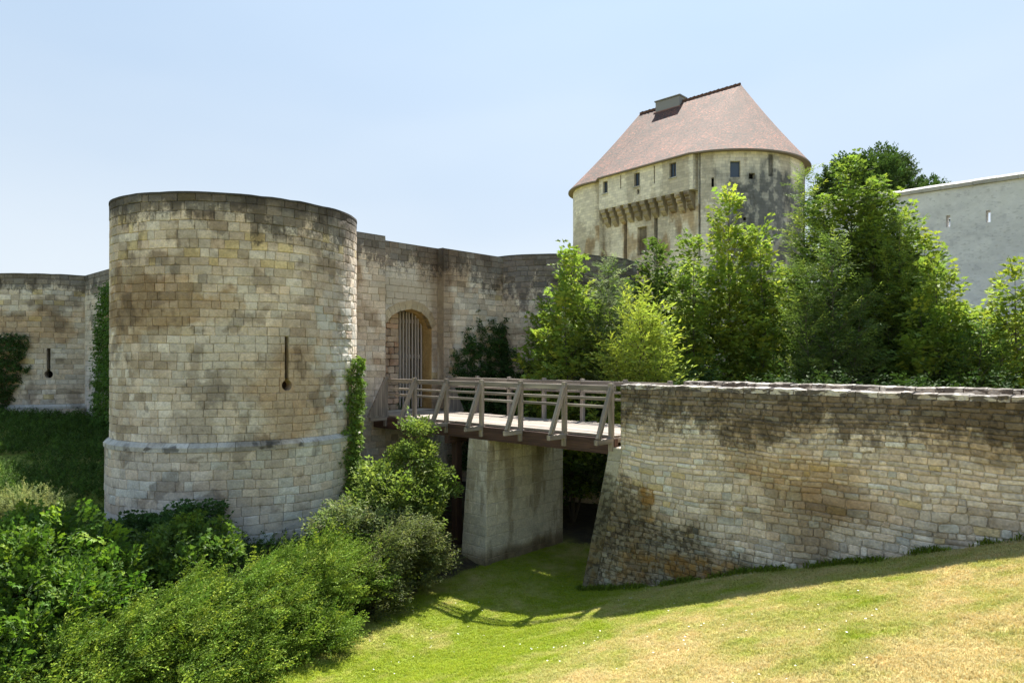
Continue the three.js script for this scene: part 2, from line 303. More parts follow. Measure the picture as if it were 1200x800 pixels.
const mainTower = roundTower({
  name: 'round_tower', label: 'big beige ashlar round tower with long arrow slit standing beside the wooden bridge', seed: 11, c: [-7.025, 17.654], R: 2.94, k: 0.85, w: [0.36975, -0.92913], p: [0.92913, 0.36975],
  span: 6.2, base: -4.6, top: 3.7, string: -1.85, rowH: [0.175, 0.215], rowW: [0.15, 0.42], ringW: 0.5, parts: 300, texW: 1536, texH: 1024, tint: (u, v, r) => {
    const n = fbm(u * 1.1 + 8, v * 1.1 + 2, 3), x = r();
    if (v > 2.0 && v < 3.0 && x < 0.11) return shade(OCHRE, r, 0.12);
    if (Math.hypot((u + 2.2) / 2.1, (v - 1.2) / 0.85) + (n - 0.5) * 1.4 < 1 && x < 0.8) return shade(x < 0.45 ? [0.50, 0.405, 0.29] : [0.56, 0.46, 0.335], r, 0.14);
    if (u > 1.6 && v > -1.6 && v < 1.4 && x < 0.85 * (1 - Math.hypot((u - 2.7) / 1.2, (v - 0.1) / 1.6)) + 0.25) return shade([0.66, 0.62, 0.54], r, 0.1);
    if (u < -1.5 && v < 0.4 && v > -1.8) return shade(pick(r, [PALE, PALE, WARM, BROWN, WARM]), r, 0.14);
    if (u > -1.4 && u < 2.6 && v < 0.6 && v > -1.9) return shade(r() < 0.8 ? GREY : WARM, r, 0.07);
    if (v < -1.9) return shade(pick(r, [GREY, GREY, WARM, PALE, GREY, WHITE]), r, 0.1);
    return tintWarm(u, v, r);
  },
  slit: { u: 1.02, w: 0.09, v0: -0.43, v1: 0.53, q: 0.17 }, stone: (v, r, u) => (u > 2.3 && u < 3.4 && v > -1 && v < 1.2 ? { gap: 0.008, bevel: 0.014, jut: 0.014, jitter: 0.012, cut: 0.2, pillow: 0.003 } : { gap: 0.003 + 0.003 * r(), bevel: 0.005 + 0.007 * r(), jut: r() < 0.12 ? 0.014 : 0.004, jitter: 0.006, cut: r() < 0.3 ? 0.1 : 0, pillow: 0.002 * r() }),
  stain: (u, v) => {
    const g = grain(u, v); let c = [g, g, g];
    c = mul(c, CRUST, crust(u, v, 3.7, u > 0.2 ? 1.0 : 0.6));
    c = mul(c, [0.66, 0.66, 0.67], step(3.35, 3.6, v + (fbm(u * 4, v * 4, 4) - 0.5) * 0.5) * 0.8);
    c = mul(c, [0.8, 0.72, 0.62], blob(u, v, -2.2, 1.3, 2.0, 0.75, 0.15, 1.6) * (0.3 + 0.6 * fbm(u * 6, v * 6, 3)));
    c = mul(c, [0.82, 0.72, 0.6], blob(u, v, 1.4, -0.7, 1.1, 1.2, 0.3, 0.9) * 0.6);
    c = mul(c, [0.8, 0.77, 0.74], step(0.5, 0.6, fbm(u * 0.9 + 30, v * 1.4, 5)) * 0.5);
    c = mul(c, [0.62, 0.6, 0.58], step(0.6, 0.7, fbm(u * 2.2 + 5, v * 2.2 + 60, 5)) * 0.5);
    const pale = blob(u, v, 2.6, 0.3, 1.0, 1.7, 0.4, 1.6) * step(0.4, 0.55, fbm(u * 5, v * 5, 4)); c = [lerp(c[0], 0.97, pale * 0.4), lerp(c[1], 0.98, pale * 0.45), lerp(c[2], 1, pale * 0.5)];
    const base = step(-3.1, -4.0, v + (fbm(u * 2, v * 2, 3) - 0.5) * 1.2); c = [lerp(c[0], 0.88, base * 0.45), lerp(c[1], 0.92, base * 0.5), lerp(c[2], 1, base * 0.6)];
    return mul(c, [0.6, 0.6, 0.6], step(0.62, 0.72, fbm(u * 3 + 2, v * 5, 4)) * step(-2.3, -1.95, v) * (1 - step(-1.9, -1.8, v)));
  },
});
roundTower({
  name: 'round_tower', label: 'farther round tower with small arrow slit at the end of the curtain wall', seed: 21, c: [-21.5, 34], R: 4.6, k: 1, w: [0, -1], p: [1, 0],
  span: 8.6, base: -4.2, top: 3.7, string: -1.95, rowH: [0.2, 0.26], rowW: [0.28, 0.6], ringW: 0.8, parts: 0, texW: 1024, texH: 512, tint: tintWarm,
  slit: { u: 1.40, w: 0.13, v0: -0.42, v1: 0.48, q: 0.23 }, stone: { gap: 0.006, bevel: 0.01, jut: 0.006, jitter: 0.006 },
  stain: (u, v) => { const g = grain(u, v); let c = mul([g, g, g], CRUST, crust(u, v, 3.7, 0.8)); c = mul(c, [0.84, 0.77, 0.68], blob(u, v, 0.6, 1.4, 2.6, 0.8, 0.3, 1.6) * 0.8); c = mul(c, [0.88, 0.8, 0.7], blob(u, v, -0.4, -0.5, 0.8, 1.2, 0.3, 1.4) * 0.7);
    return mul(c, [0.62, 0.6, 0.58], step(0.55, 0.7, fbm(u * 1.2, v * 1.2, 5)) * 0.6); },
});
const rightTower = roundTower({
  name: 'round_tower', label: 'round tower with blackened top between the gate wall and the saplings', seed: 31, c: [1.5, 27.5], R: 3.5, k: 1, w: [-0.054, -0.9985], p: [0.9985, -0.054],
  span: 6.6, base: -5.6, top: 3.7, string: -5.35, rowH: [0.18, 0.225], rowW: [0.25, 0.5], ringW: 0.8, parts: 0, texW: 1024, texH: 512, tint: tintWarm, stone: { gap: 0.005, bevel: 0.009, jut: 0.005, jitter: 0.005 },
  stain: (u, v) => { const g = grain(u, v); let c = mul([g, g, g], [0.58, 0.58, 0.6], crust(u, v, 3.7, 1.7 + step(-1, 2, u))); return mul(c, [0.72, 0.68, 0.63], step(0.5, 0.68, fbm(u * 1.1, v * 1.1 + 20, 5)) * 0.6); },
});

// ---------- gate wall with the drawbridge recess ----------
const gateMap = planeMap(G0, S2, D2);
const doorArch = [[0.6, 1.12], [0.82, 1.37], [1.15, 1.53], [1.6, 1.62], [2.0, 1.53], [2.28, 1.32], [2.45, 1.0]];
{
  const r = randomFrom(41), gate = thing('gate_wall', 'high stone curtain wall pierced by the arched gateway at the end of the bridge', 'wall', [G0[0], -5.5, G0[1]]), a0 = 0.37, a1 = 2.7;
  const tex = wallMap(1024, 1024, -2.4, 6.2, -5.5, 3.75, (u, v) => {
    const g = grain(u, v); let c = mul([g, g, g], [0.6, 0.6, 0.61], crust(u, v, 3.75, 1.0 + 0.5 * step(3, 5, u)));
    c = mul(c, [0.76, 0.7, 0.64], step(0.48, 0.66, fbm(u * 0.9 + 3, v * 0.7 + 8, 4)) * 0.7);
    c = mul(c, [0.62, 0.56, 0.5], (blob(u, v, 2.75, 1.0, 0.35, 2.6, 0.3, 1.4)) * 0.55);
    const pale = blob(u, v, 4.0, -0.1, 0.9, 1.3, 0.4, 1.1); c = [lerp(c[0], 0.95, pale * 0.6), lerp(c[1], 0.97, pale * 0.6), lerp(c[2], 1, pale * 0.7)];
    const mend = blob(u, v, 1.4, 2.1, 1.6, 0.45, 0.4, 0.5); return [lerp(c[0], 0.86, mend * 0.7), lerp(c[1], 0.84, mend * 0.7), lerp(c[2], 0.80, mend * 0.7)];
  });
  const mat = stoneMaterial(tex, 0.009), inner = (u, v, o) => gateMap(u, v, o - 0.3), core = [0.54, 0.47, 0.37], door = { v0: -1.62, v1: 1.62, at: (v) => { const side = (pts) => { for (let i = 0; i + 1 < pts.length; i++) { const [x0, y0] = pts[i], [x1, y1] = pts[i + 1]; if (v >= y0 && v <= y1) return lerp(x0, x1, (v - y0) / (y1 - y0)); } return v < pts[0][1] ? pts[0][0] : pts[pts.length - 1][0]; }; return v > 1.6 ? null : [side(doorArch.slice(0, 4)), side(doorArch.slice(3).reverse())]; } };
  const m = new MB();
  const face = (map, u0, u1, v0, v1, o = -0.022) => m.quad(map(u0, v0, o), map(u1, v0, o), map(u1, v1, o), map(u0, v1, o), [u0, v0], [u1, v0], [u1, v1], [u0, v1], core);
  face(gateMap, -2.4, a0, -5.5, 3.75); face(gateMap, a1, 5.9, -5.5, 3.66); face(gateMap, a0, a1, -5.5, -1.62);
  { // recess face with the arched opening
    const sh = new THREE.Shape([[a0, -1.62], [0.6, -1.62], ...doorArch, [2.45, -1.62], [a1, -1.62], [a1, 3.68], [a0, 3.68]].map((q) => new THREE.Vector2(...q)));
    const g = new THREE.ShapeGeometry(sh), p = g.attributes.position, ix = g.index.array;
    for (let i = 0; i < ix.length; i += 3) { const q = [0, 1, 2].map((k) => [p.getX(ix[i + k]), p.getY(ix[i + k])]); m.tri(...q.map((w) => inner(w[0], w[1], -0.022)), ...q, core); }
  }
  for (const [u, f] of [[a1, 1], [a0, -1]]) { const q = [gateMap(u, -1.62, -0.32), gateMap(u, -1.62, -0.01), gateMap(u, 3.68, -0.01), gateMap(u, 3.68, -0.32)]; if (f < 0) q.reverse(); m.quad(...q, [u - 0.3, -1.62], [u, -1.62], [u, 3.68], [u - 0.3, 3.68], core); }
  // reveal of the arch
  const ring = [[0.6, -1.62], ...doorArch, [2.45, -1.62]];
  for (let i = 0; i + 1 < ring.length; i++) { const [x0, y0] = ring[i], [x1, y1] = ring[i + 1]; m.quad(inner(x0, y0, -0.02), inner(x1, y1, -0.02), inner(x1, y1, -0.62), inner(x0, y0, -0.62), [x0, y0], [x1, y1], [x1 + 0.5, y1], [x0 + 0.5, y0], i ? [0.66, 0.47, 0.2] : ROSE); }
  // passage behind: sides, vault, back
  const P = (u, v, o) => inner(u, v, o);
  m.quad(P(0.3, -1.62, -0.62), P(0.3, 1.8, -0.62), P(0.3, 1.8, -5), P(0.3, -1.62, -5), [0, 0], [0, 3], [4, 3], [4, 0], BROWN);
  m.quad(P(2.8, -1.62, -0.62), P(2.8, -1.62, -5), P(2.8, 1.8, -5), P(2.8, 1.8, -0.62), [0, 0], [4, 0], [4, 3], [0, 3], BROWN);
  m.quad(P(0.3, 1.8, -0.62), P(2.8, 1.8, -0.62), P(2.8, 1.8, -5), P(0.3, 1.8, -5), [0, 0], [3, 0], [3, 4], [0, 4], BROWN);
  m.quad(P(0.3, -1.62, -5), P(2.8, -1.62, -5), P(2.8, 1.8, -5), P(0.3, 1.8, -5), [0, 0], [3, 0], [3, 3], [0, 3], BROWN);
  m.quad(P(0.3, -1.62, 0.3), P(2.8, -1.62, 0.3), P(2.8, -1.62, -5), P(0.3, -1.62, -5), [0, 0], [3, 0], [3, 4], [0, 4], GREY);
  for (const [u0, u1, t, o] of [[-2.4, a0, 3.75, 0.01], [a0, a1, 3.68, -0.29], [a1, 5.9, 3.66, 0.01]]) { // wall head and back
    m.quad(gateMap(u0, t, o), gateMap(u1, t, o), gateMap(u1, t, -1.6), gateMap(u0, t, -1.6), [u0, t], [u1, t], [u1, t - 0.5], [u0, t - 0.5], mul(core, [0.7, 0.7, 0.7]));
    m.quad(gateMap(u1, -5.5, -1.6), gateMap(u0, -5.5, -1.6), gateMap(u0, t, -1.6), gateMap(u1, t, -1.6), [u1, -5], [u0, -5], [u0, t], [u1, t], core);
  }
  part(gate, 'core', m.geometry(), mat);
  const o = { gap: 0.005, bevel: 0.008, jut: 0.005, jitter: 0.005, pillow: 0.001 }, R = (t, b = -5.5) => rows(b, t, 0.175, 0.215, r), smooth = (u, v, q) => (v > 1.4 && v < 3.0 ? shade(GREY, q, 0.05) : tintWarm(u, v, q));
  const geos = [...courses(wander(gateMap, 0.09, 3.74), R(3.745), () => [-2.4, a0], 0.22, 0.46, tintWarm, r, [], o), ...courses(inner, R(3.675, -1.62), () => [a0, a1], 0.24, 0.5, smooth, r, [door], o), ...courses(wander(gateMap, 0.09, 3.65), R(3.655), () => [a1, 5.62], 0.24, 0.5, tintWarm, r, [], o), ...courses(gateMap, R(-1.7), () => [a0, a1], 0.24, 0.5, tintWarm, r, [], o)];
  layStones(gate, geos, mat, 300);
  for (let i = 0; i + 1 < doorArch.length; i++) { // arch stones
    const [x0, y0] = doorArch[i], [x1, y1] = doorArch[i + 1], cx = 1.5, cy = 0.2, f = (x, y, k) => [x + (x - cx) * k, y + (y - cy) * k], n = 2;
    for (let k = 0; k < n; k++) { const p = [lerp(x0, x1, k / n + 0.015), lerp(y0, y1, k / n + 0.015)], q = [lerp(x0, x1, (k + 1) / n - 0.015), lerp(y0, y1, (k + 1) / n - 0.015)], P4 = [p, q, f(...q, 0.2), f(...p, 0.2)], b = new MB(), c = shade([0.5, 0.41, 0.28], r);
      const F = P4.map((w) => inner(w[0], w[1], 0.012)), B = P4.map((w) => inner(w[0], w[1], -0.2)); b.quad(F[3], F[2], F[1], F[0], P4[3], P4[2], P4[1], P4[0], c);
      for (let e = 0; e < 4; e++) { const g2 = (e + 1) % 4; b.quad(F[e], F[g2], B[g2], B[e], P4[e], P4[g2], P4[g2], P4[e], c); } part(gate, 'arch_stone', b.geometry(), mat); }
  }
  { // narrow pier of reddish masonry inside the arch
    const pier = (u, v, o2) => gateMap(u, v, o2 - 0.72), gs = courses(pier, rows(-1.62, 1.5, 0.14, 0.24, r), () => [0.3, 1.42], 0.2, 0.42, (u, v, q) => shade(pick(q, [[0.52, 0.34, 0.23], [0.46, 0.34, 0.24], [0.56, 0.42, 0.3]]), q, 0.2), r, [], { gap: 0.008, bevel: 0.014, jut: 0.012, jitter: 0.01, cut: 0.15, thick: 0.2 });
    for (const g of gs) part(gate, 'inner_pier_stone', g, mat);
  }
  const gt = thing('wooden_gate', 'dark weathered gate of upright timber slats closing the arched gateway', 'gate', [...[gateMap(2, 0, -0.8)].flatMap((p) => [p.x, -1.62, -p.z])]);
  const woodDark = new THREE.MeshStandardMaterial({ color: new THREE.Color().setRGB(0.35, 0.3, 0.26), roughness: 0.85, bumpMap: bumped(woodBump, 4, 0.6), bumpScale: 0.006 }), nrm = new THREE.Vector3(D2[0], 0, -D2[1]);
  for (let i = 0; i < 9; i++) { const u = 1.50 + i * 0.125; part(gt, 'slat', beam(gateMap(u, -1.58, -0.78 + 0.01 * (i % 3)), gateMap(u, 1.55, -0.78 + 0.01 * (i % 3)), 0.05, 0.05, nrm), woodDark); }
  for (const v of [-1.2, 0.1, 1.25]) part(gt, 'crossbar', beam(gateMap(1.44, v, -0.86), gateMap(2.6, v, -0.86), 0.12, 0.06, nrm), woodDark);
}
{ // curtain wall running back from the big tower to the farther one
  const r = randomFrom(51), A = [-18.75, 30.05], map = planeMap(A, D2, neg(S2)), w = thing('curtain_wall', 'short pale curtain wall joining the two round towers, hung with ivy', 'wall', [A[0], -4.5, A[1]]);
  const tex = wallMap(1024, 512, 0, 13.5, -4.6, 3.7, (u, v) => { const g = grain(u, v); let c = mul([g, g, g], CRUST, crust(u, v, 3.7, 0.9)); const p = step(0.2, -0.4, v + (fbm(u * 2, v * 2, 3) - 0.5)); c = [lerp(c[0], 0.93, p * 0.6), lerp(c[1], 0.95, p * 0.6), lerp(c[2], 1, p * 0.65)]; return mul(c, [0.5, 0.5, 0.48], step(0.58, 0.7, fbm(u * 1.7, v * 1.7, 4)) * 0.6); });
  const mat = stoneMaterial(tex);
  part(w, 'core', shell(map, [-0.5, 13.5], [-4.6, 3.7], [], -0.02, [0.42, 0.38, 0.31]), mat);
  const m = new MB(); m.quad(map(-0.5, 3.7, 0.01), map(13.5, 3.7, 0.01), map(13.5, 3.7, -1.2), map(-0.5, 3.7, -1.2), [0, 3.6], [13, 3.6], [13, 3.3], [0, 3.3], [0.3, 0.28, 0.24]); m.quad(map(13.5, -4.6, -1.2), map(-0.5, -4.6, -1.2), map(-0.5, 3.7, -1.2), map(13.5, 3.7, -1.2), [13, -4], [0, -4], [0, 3.7], [13, 3.7], GREY); part(w, 'wall_head', m.geometry(), mat);
  layStones(w, courses(map, rows(-4.6, 3.695, 0.19, 0.25, r), () => [-0.3, 13.2], 0.3, 0.6, (u, v, q) => shade(pick(q, [GREY, PALE, WARM, GREY]), q, 0.1), r, [], { gap: 0.006, bevel: 0.01, jut: 0.005 }), mat, 0);
}
// ---------- ramp: near wall, far parapet, path ----------
const rampMap = planeMap(W0, D2, neg(S2)), rampFar = planeMap([W0[0] + S2[0] * 2.65, W0[1] + S2[1] * 2.65], D2, neg(S2)), RT = -0.56, RL = 12.5;
const rampEdge = (v) => (v > -1.86 ? 0 : v > -1.95 ? -0.3 : -0.3 - (-1.95 - v) * 0.235);
{
  const r = randomFrom(61), w = thing('ramp_wall', 'long rubble stone retaining wall of the ramp, with mossy battered end beside the bridge', 'wall', [W0[0], -5.4, W0[1]]);
  const tex = wallMap(2048, 1024, -1.4, 8.6, -5.5, RT, (u, v) => {
    const g = grain(u, v) * (0.9 + 0.16 * fbm(u * 26, v * 26, 3)); let c = [g, g * 0.995, g * 0.985];
    c = mul(c, [0.64, 0.63, 0.61], crust(u, v, RT, 0.8)); c = mul(c, [0.7, 0.7, 0.7], step(0.5, 0.58, fbm(u * 12, v * 12, 4)) * step(-1.9, -1.0, v) * 0.7);
    c = mul(c, [0.7, 0.66, 0.58], step(0.46, 0.64, fbm(u * 0.8 + 11, v * 1.1, 4)) * 0.6);
    c = mul(c, [0.86, 0.76, 0.58], blob(u, v, 3.6, -2.0, 0.9, 0.3, 0.4, 1.4) * 0.5);
    c = mul(c, [0.68, 0.6, 0.5], blob(u, v, 4.3, -2.3, 0.8, 0.3, 0.4, 1.5) * 0.45);
    // mossy grey crust over the battered foot
    const line = -2.55 - 0.3 * u - 0.05 * u * u, foot = step(0.25, -0.35, v - line + (fbm(u * 2.2, v * 2.2, 4) - 0.5) * 1.3) * (1 - step(3.4, 4.6, u));
    c = mul(c, [0.68, 0.68, 0.64], foot * 0.95);
    c = mul(c, [0.55, 0.53, 0.48], foot * step(0.5, 0.6, fbm(u * 14, v * 14, 4)) * 0.75);
    const lich = foot * step(0.6, 0.68, fbm(u * 11 + 3, v * 11, 3)); c = [lerp(c[0], 0.66, lich * 0.5), lerp(c[1], 0.66, lich * 0.5), lerp(c[2], 0.62, lich * 0.5)];
    const or = clamp(blob(u, v, 0.62, -2.75, 0.2, 0.2, 0.2, 0.8) + blob(u, v, 0.68, -3.15, 0.16, 0.16, 0.3, 0.8) * 0.7 + blob(u, v, 1.7, -4.15, 0.9, 0.22, 0.4, 1.6) + blob(u, v, 2.5, -3.9, 0.6, 0.18, 0.4, 1.6) * 0.8 + blob(u, v, 0.2, -4.4, 0.5, 0.5, 0.5, 1.8) * 0.6) * (0.4 + 0.8 * step(0.42, 0.6, fbm(u * 9, v * 9, 3)));
    c = [lerp(c[0], 0.66, or * 0.6), lerp(c[1], 0.51, or * 0.6), lerp(c[2], 0.24, or * 0.6)];
    const pale = blob(u, v, 0.75, -2.0, 0.85, 0.3, 0.4, 1.0); return [lerp(c[0], 0.97, pale * 0.5), lerp(c[1], 0.98, pale * 0.5), lerp(c[2], 1, pale * 0.55)];
  });
  const mat = stoneMaterial(tex, 0.014), T = 0.46, outline = [[0, RT], [0, -1.86], [-0.3, -1.86], [-0.3, -1.95], [rampEdge(-5.4), -5.4], [RL, -5.4], [RL, RT]];
  const solid = (map, pts, t, col) => { // an upright slab over an outline of (u, v)
    const m = new MB(), g = new THREE.ShapeGeometry(new THREE.Shape(pts.map((q) => new THREE.Vector2(...q)))), p = g.attributes.position, ix = g.index.array;
    for (let i = 0; i < ix.length; i += 3) { const q = [0, 1, 2].map((k) => [p.getX(ix[i + k]), p.getY(ix[i + k])]); m.tri(...q.map((x) => map(...x, -0.02)), ...q, col); m.tri(...q.map((x) => map(...x, -t)).reverse(), ...q, col); }
    for (let i = 0; i < pts.length; i++) { const a = pts[i], b = pts[(i + 1) % pts.length]; m.quad(map(...a, -0.02), map(...a, -t), map(...b, -t), map(...b, -0.02), a, [a[0] + 0.3, a[1]], [b[0] + 0.3, b[1]], b, col); }
    return m.geometry();
  };
  part(w, 'core', solid(rampMap, outline, T, [0.55, 0.48, 0.385]), mat);
  const opt = (v, q) => ({ gap: 0.005 + 0.004 * q(), bevel: 0.009, jut: 0.007, jitter: 0.008, cut: 0.2, thick: 0.09, pillow: 0.004 });
  const tint = (u, v, q) => { const x = q(); return shade(x < 0.42 ? WARM : x < 0.68 ? GREY : x < 0.84 ? PALE : x < 0.92 ? WHITE : x < 0.97 ? ROSE : OCHRE, q, 0.24); };
  const list = [...rows(-5.4, -3.2, 0.08, 0.135, r), ...rows(-3.2, -2.9, 0.13, 0.17, r), ...rows(-2.9, -2.6, 0.075, 0.11, r), ...rows(-2.6, -2.3, 0.13, 0.16, r), ...rows(-2.3, RT - 0.05, 0.065, 0.12, r)].flatMap(([a, b]) => [[a, b]]);
  const stones = courses(wander(rampMap, 0.16, RT - 0.05), list, (v) => [rampEdge(v) + (v < -1.9 ? 0.34 : 0), 9.2], 0.1, 0.36, tint, r, [], opt);
  layStones(w, stones, mat, 300);
  for (const [v0, v1] of rows(-5.3, -1.86, 0.26, 0.36, r)) { // dressed corner stones of the battered end
    const map = (u, v, o) => rampMap(u + rampEdge(v), v, o); part(w, 'corner_stone', stoneGeometry(map, 0, 0.34, v0, v1, shade([0.44, 0.41, 0.34], r, 0.1), r, { gap: 0.004, bevel: 0.012, jut: 0.004, jitter: 0.003, thick: T }), mat);
  }
  const tex2 = wallMap(1024, 128, 0, 9.2, 0, 1, (u, v) => { const g = grain(u, v); return mul([g, g, g], [0.5, 0.48, 0.47], step(0.44, 0.52, fbm(u * 7, v * 7, 5)) * 0.9); }), capMat = stoneMaterial(tex2, 0.02);
  const coping = (owner, map, seed, t) => { // rough slabs along the top
    const q = randomFrom(seed); for (let u = 0; u < 9.2;) { const l = 0.12 + 0.34 * q(), m = new MB(), c = shade(pick(q, [[0.56, 0.53, 0.49], [0.50, 0.47, 0.43], [0.46, 0.42, 0.38], [0.42, 0.38, 0.34]]), q, 0.15), n = 4, up = [], dn = [], hgt = 0.03 + 0.022 * q();
      for (let i = 0; i <= n; i++) { const x = u + 0.008 + (l - 0.016) * i / n, e = (q() - 0.5) * 0.03 - 0.015, f = (q() - 0.5) * 0.04; up.push([map(x, RT + hgt * (0.6 + 0.4 * q()), 0.03 + e), map(x, RT + hgt + 0.015 * q(), -t / 2), map(x, RT + hgt * (0.6 + 0.4 * q()), -t - 0.02 + f), x]); dn.push([map(x, RT - 0.055 + (q() - 0.5) * 0.02, 0.02 + e), map(x, RT - 0.055, -t)]); }
      for (let i = 0; i < n; i++) { const a = up[i], b = up[i + 1], U = (k, h) => [k[3], h]; m.quad(a[0], b[0], b[1], a[1], U(a, 0.3), U(b, 0.3), U(b, 0.5), U(a, 0.5), c).quad(a[1], b[1], b[2], a[2], U(a, 0.5), U(b, 0.5), U(b, 0.7), U(a, 0.7), c).quad(dn[i][0], dn[i + 1][0], b[0], a[0], U(a, 0.1), U(b, 0.1), U(b, 0.3), U(a, 0.3), c).quad(dn[i + 1][1], dn[i][1], a[2], b[2], U(a, 0.9), U(b, 0.9), U(b, 0.7), U(a, 0.7), c); }
      for (const [k, f] of [[0, 1], [n, 0]]) { const e = [dn[k][0], up[k][0], up[k][1], up[k][2], dn[k][1]]; for (let i = 1; i < 4; i++) m.tri(...(f ? [e[0], e[i], e[i + 1]] : [e[0], e[i + 1], e[i]]), [u, 0], [u, 0.1], [u, 0.2], c); }
      part(owner, 'coping_stone', m.geometry(), capMat); u += l; }
  };
  coping(w, rampMap, 63, T);
  const f = thing('parapet_wall', 'low rubble parapet across the ramp path, in front of the saplings', 'wall', [W0[0] + S2[0] * 2.65, -5.4, W0[1] + S2[1] * 2.65]);
  part(f, 'core', solid(rampFar, outline, T, [0.40, 0.33, 0.26]), mat); coping(f, rampFar, 64, T);
  const pm = new MB(), X = (u, v, o) => rampMap(u, v, o);
  pm.quad(X(-0.2, -1.64, -T), X(RL, -1.64, -T), X(RL, -1.64, -2.65), X(-0.2, -1.64, -2.65), [0, 0], [12, 0], [12, 2], [0, 2]);
  pm.quad(X(-0.3, -1.9, -2.65), X(-0.3, -1.9, -T), X(rampEdge(-5.4), -5.4, -T), X(rampEdge(-5.4), -5.4, -2.65), [0, 0], [2, 0], [2, 3], [0, 3]);
  pm.quad(X(-0.2, -1.64, -2.65), X(-0.3, -1.9, -2.65), X(-0.3, -1.9, -T), X(-0.2, -1.64, -T), [0, 0], [0, 0.2], [2, 0.2], [2, 0]);
  structure('path', pm.geometry(), new THREE.MeshStandardMaterial({ color: new THREE.Color().setRGB(0.36, 0.31, 0.24), roughness: 1, bumpMap: bumped(roughStone, 1.2), bumpScale: 0.02 }), 'stony path along the ramp leading onto the wooden bridge');
}

// ---------- wooden bridge ----------
const DECK = -1.62, B0 = [-3.62, 20.0];                           // foot of the first post beside the gate
const bridgeAt = (t, y, o) => V(B0[0] + D2[0] * t - S2[0] * o, y, B0[1] + D2[1] * t - S2[1] * o);    // t along, o out over the near side
{
  const r = randomFrom(71), b = thing('wooden_bridge', 'grey weathered timber footbridge with braced railings leading to the gateway', 'bridge', [...[bridgeAt(4, 0, -1.1)].flatMap((p) => [p.x, -5.25, -p.z])]);
  const woods = [[0.42, 0.365, 0.315], [0.37, 0.32, 0.28], [0.48, 0.42, 0.37], [0.33, 0.285, 0.255]].map((c, i) => new THREE.MeshStandardMaterial({ color: new THREE.Color().setRGB(...c), map: woodGrain(i), roughness: 0.82, bumpMap: bumped(woodBump, 5, 0.7), bumpScale: 0.005 }));
  const rust = [[0.115, 0.06, 0.045], [0.095, 0.052, 0.04]].map((c) => new THREE.MeshStandardMaterial({ color: new THREE.Color().setRGB(...c), map: woodGrain(7), roughness: 0.85, bumpMap: bumped(woodBump, 3, 0.5), bumpScale: 0.006 }));
  const N = 7, SP = 1.337, W = 2.25, T0 = -0.62, T1 = 8.03, side = new THREE.Vector3(-S2[0], 0, S2[1]), wood = () => pick(r, woods);
  for (let i = 0; i < 14; i++) { const o = 0.02 - (i + 0.5) * (W / 14), k = (r() - 0.5) * 0.008, cut = 2.4 + 3.2 * r(), y = DECK - 0.03 + k; for (const [a, c] of [[T0, cut - 0.004], [cut + 0.004, T1 - 0.05 * r()]]) part(b, 'deck_plank', beam(bridgeAt(a, y, o), bridgeAt(c, y, o), W / 14 - 0.012, 0.055, undefined, 0.006), wood()); }
  for (const o of [0.02, -W / 2, -W + 0.02]) part(b, 'main_beam', beam(bridgeAt(T0, DECK - 0.235, o), bridgeAt(T1, DECK - 0.235, o), 0.14, 0.33), rust[0]);
  for (let k = 0; k < 2; k++) { // near and far railing
    const o = k ? -W : 0.03, sg = k ? -1 : 1, up = new THREE.Vector3(0, 1, 0);
    for (let i = 0; i < N; i++) {
      const t = i * SP - (i === 6 ? 0.06 : 0), lean = (r() - 0.5) * 0.015;
      part(b, 'post', beam(bridgeAt(t, DECK - 0.32, o + 0.07 * sg), bridgeAt(t + lean, DECK + 1.11, o + 0.07 * sg), 0.1, 0.1, side), wood());
      part(b, 'outrigger', beam(bridgeAt(t + 0.01, DECK - 0.1, o - 0.5 * sg), bridgeAt(t + 0.01, DECK - 0.1, o + 0.64 * sg), 0.09, 0.11, up), wood());
      if (i && !k) part(b, 'brace', beam(bridgeAt(t + 0.012, DECK - 0.04, o + 0.56 * sg), bridgeAt(t + 0.012, DECK + 0.98, o + 0.11 * sg), 0.085, 0.11, side), wood());
      else if (!i) { const q = [[0.1, -0.04], [0.72, -0.04], [0.13, 1.05]], m = new MB(), F = q.map(([x, y]) => bridgeAt(t - 0.03, DECK + y, o + x * sg)), G = q.map(([x, y]) => bridgeAt(t + 0.05, DECK + y, o + x * sg)), uv = q.map(([x, y]) => [x, y]); m.tri(...G, ...uv, [1, 1, 1]).tri(F[0], F[2], F[1], ...uv, [1, 1, 1]); for (let e = 0; e < 3; e++) { const f = (e + 1) % 3; m.quad(F[e], F[f], G[f], G[e], uv[e], uv[f], uv[f], uv[e]); } part(b, 'side_board', m.geometry(), wood()); }
      if (i < N - 1) for (const [y, w, h] of [[1.0, 0.055, 0.12], [0.775, 0.045, 0.06], [0.6, 0.045, 0.06]]) { const e = (r() - 0.5) * 0.012; part(b, y > 0.9 ? 'top_rail' : 'rail', beam(bridgeAt(t + (y > 0.9 ? 0.004 : 0.03), DECK + y + e, o + 0.005 * sg), bridgeAt(t + SP - (y > 0.9 ? 0.004 : 0.03), DECK + y + (r() - 0.5) * 0.012, o + 0.005 * sg), w, h), wood()); }
    }
  }
  for (const o of [-0.25, -W + 0.3]) part(b, 'trestle_post', beam(bridgeAt(2.7, -5.4, o), bridgeAt(2.7, DECK - 0.4, o), 0.2, 0.2, side), rust[1]);
  part(b, 'trestle_beam', beam(bridgeAt(2.7, DECK - 0.5, 0.1), bridgeAt(2.7, DECK - 0.5, -W - 0.1), 0.2, 0.2), rust[1]);
}
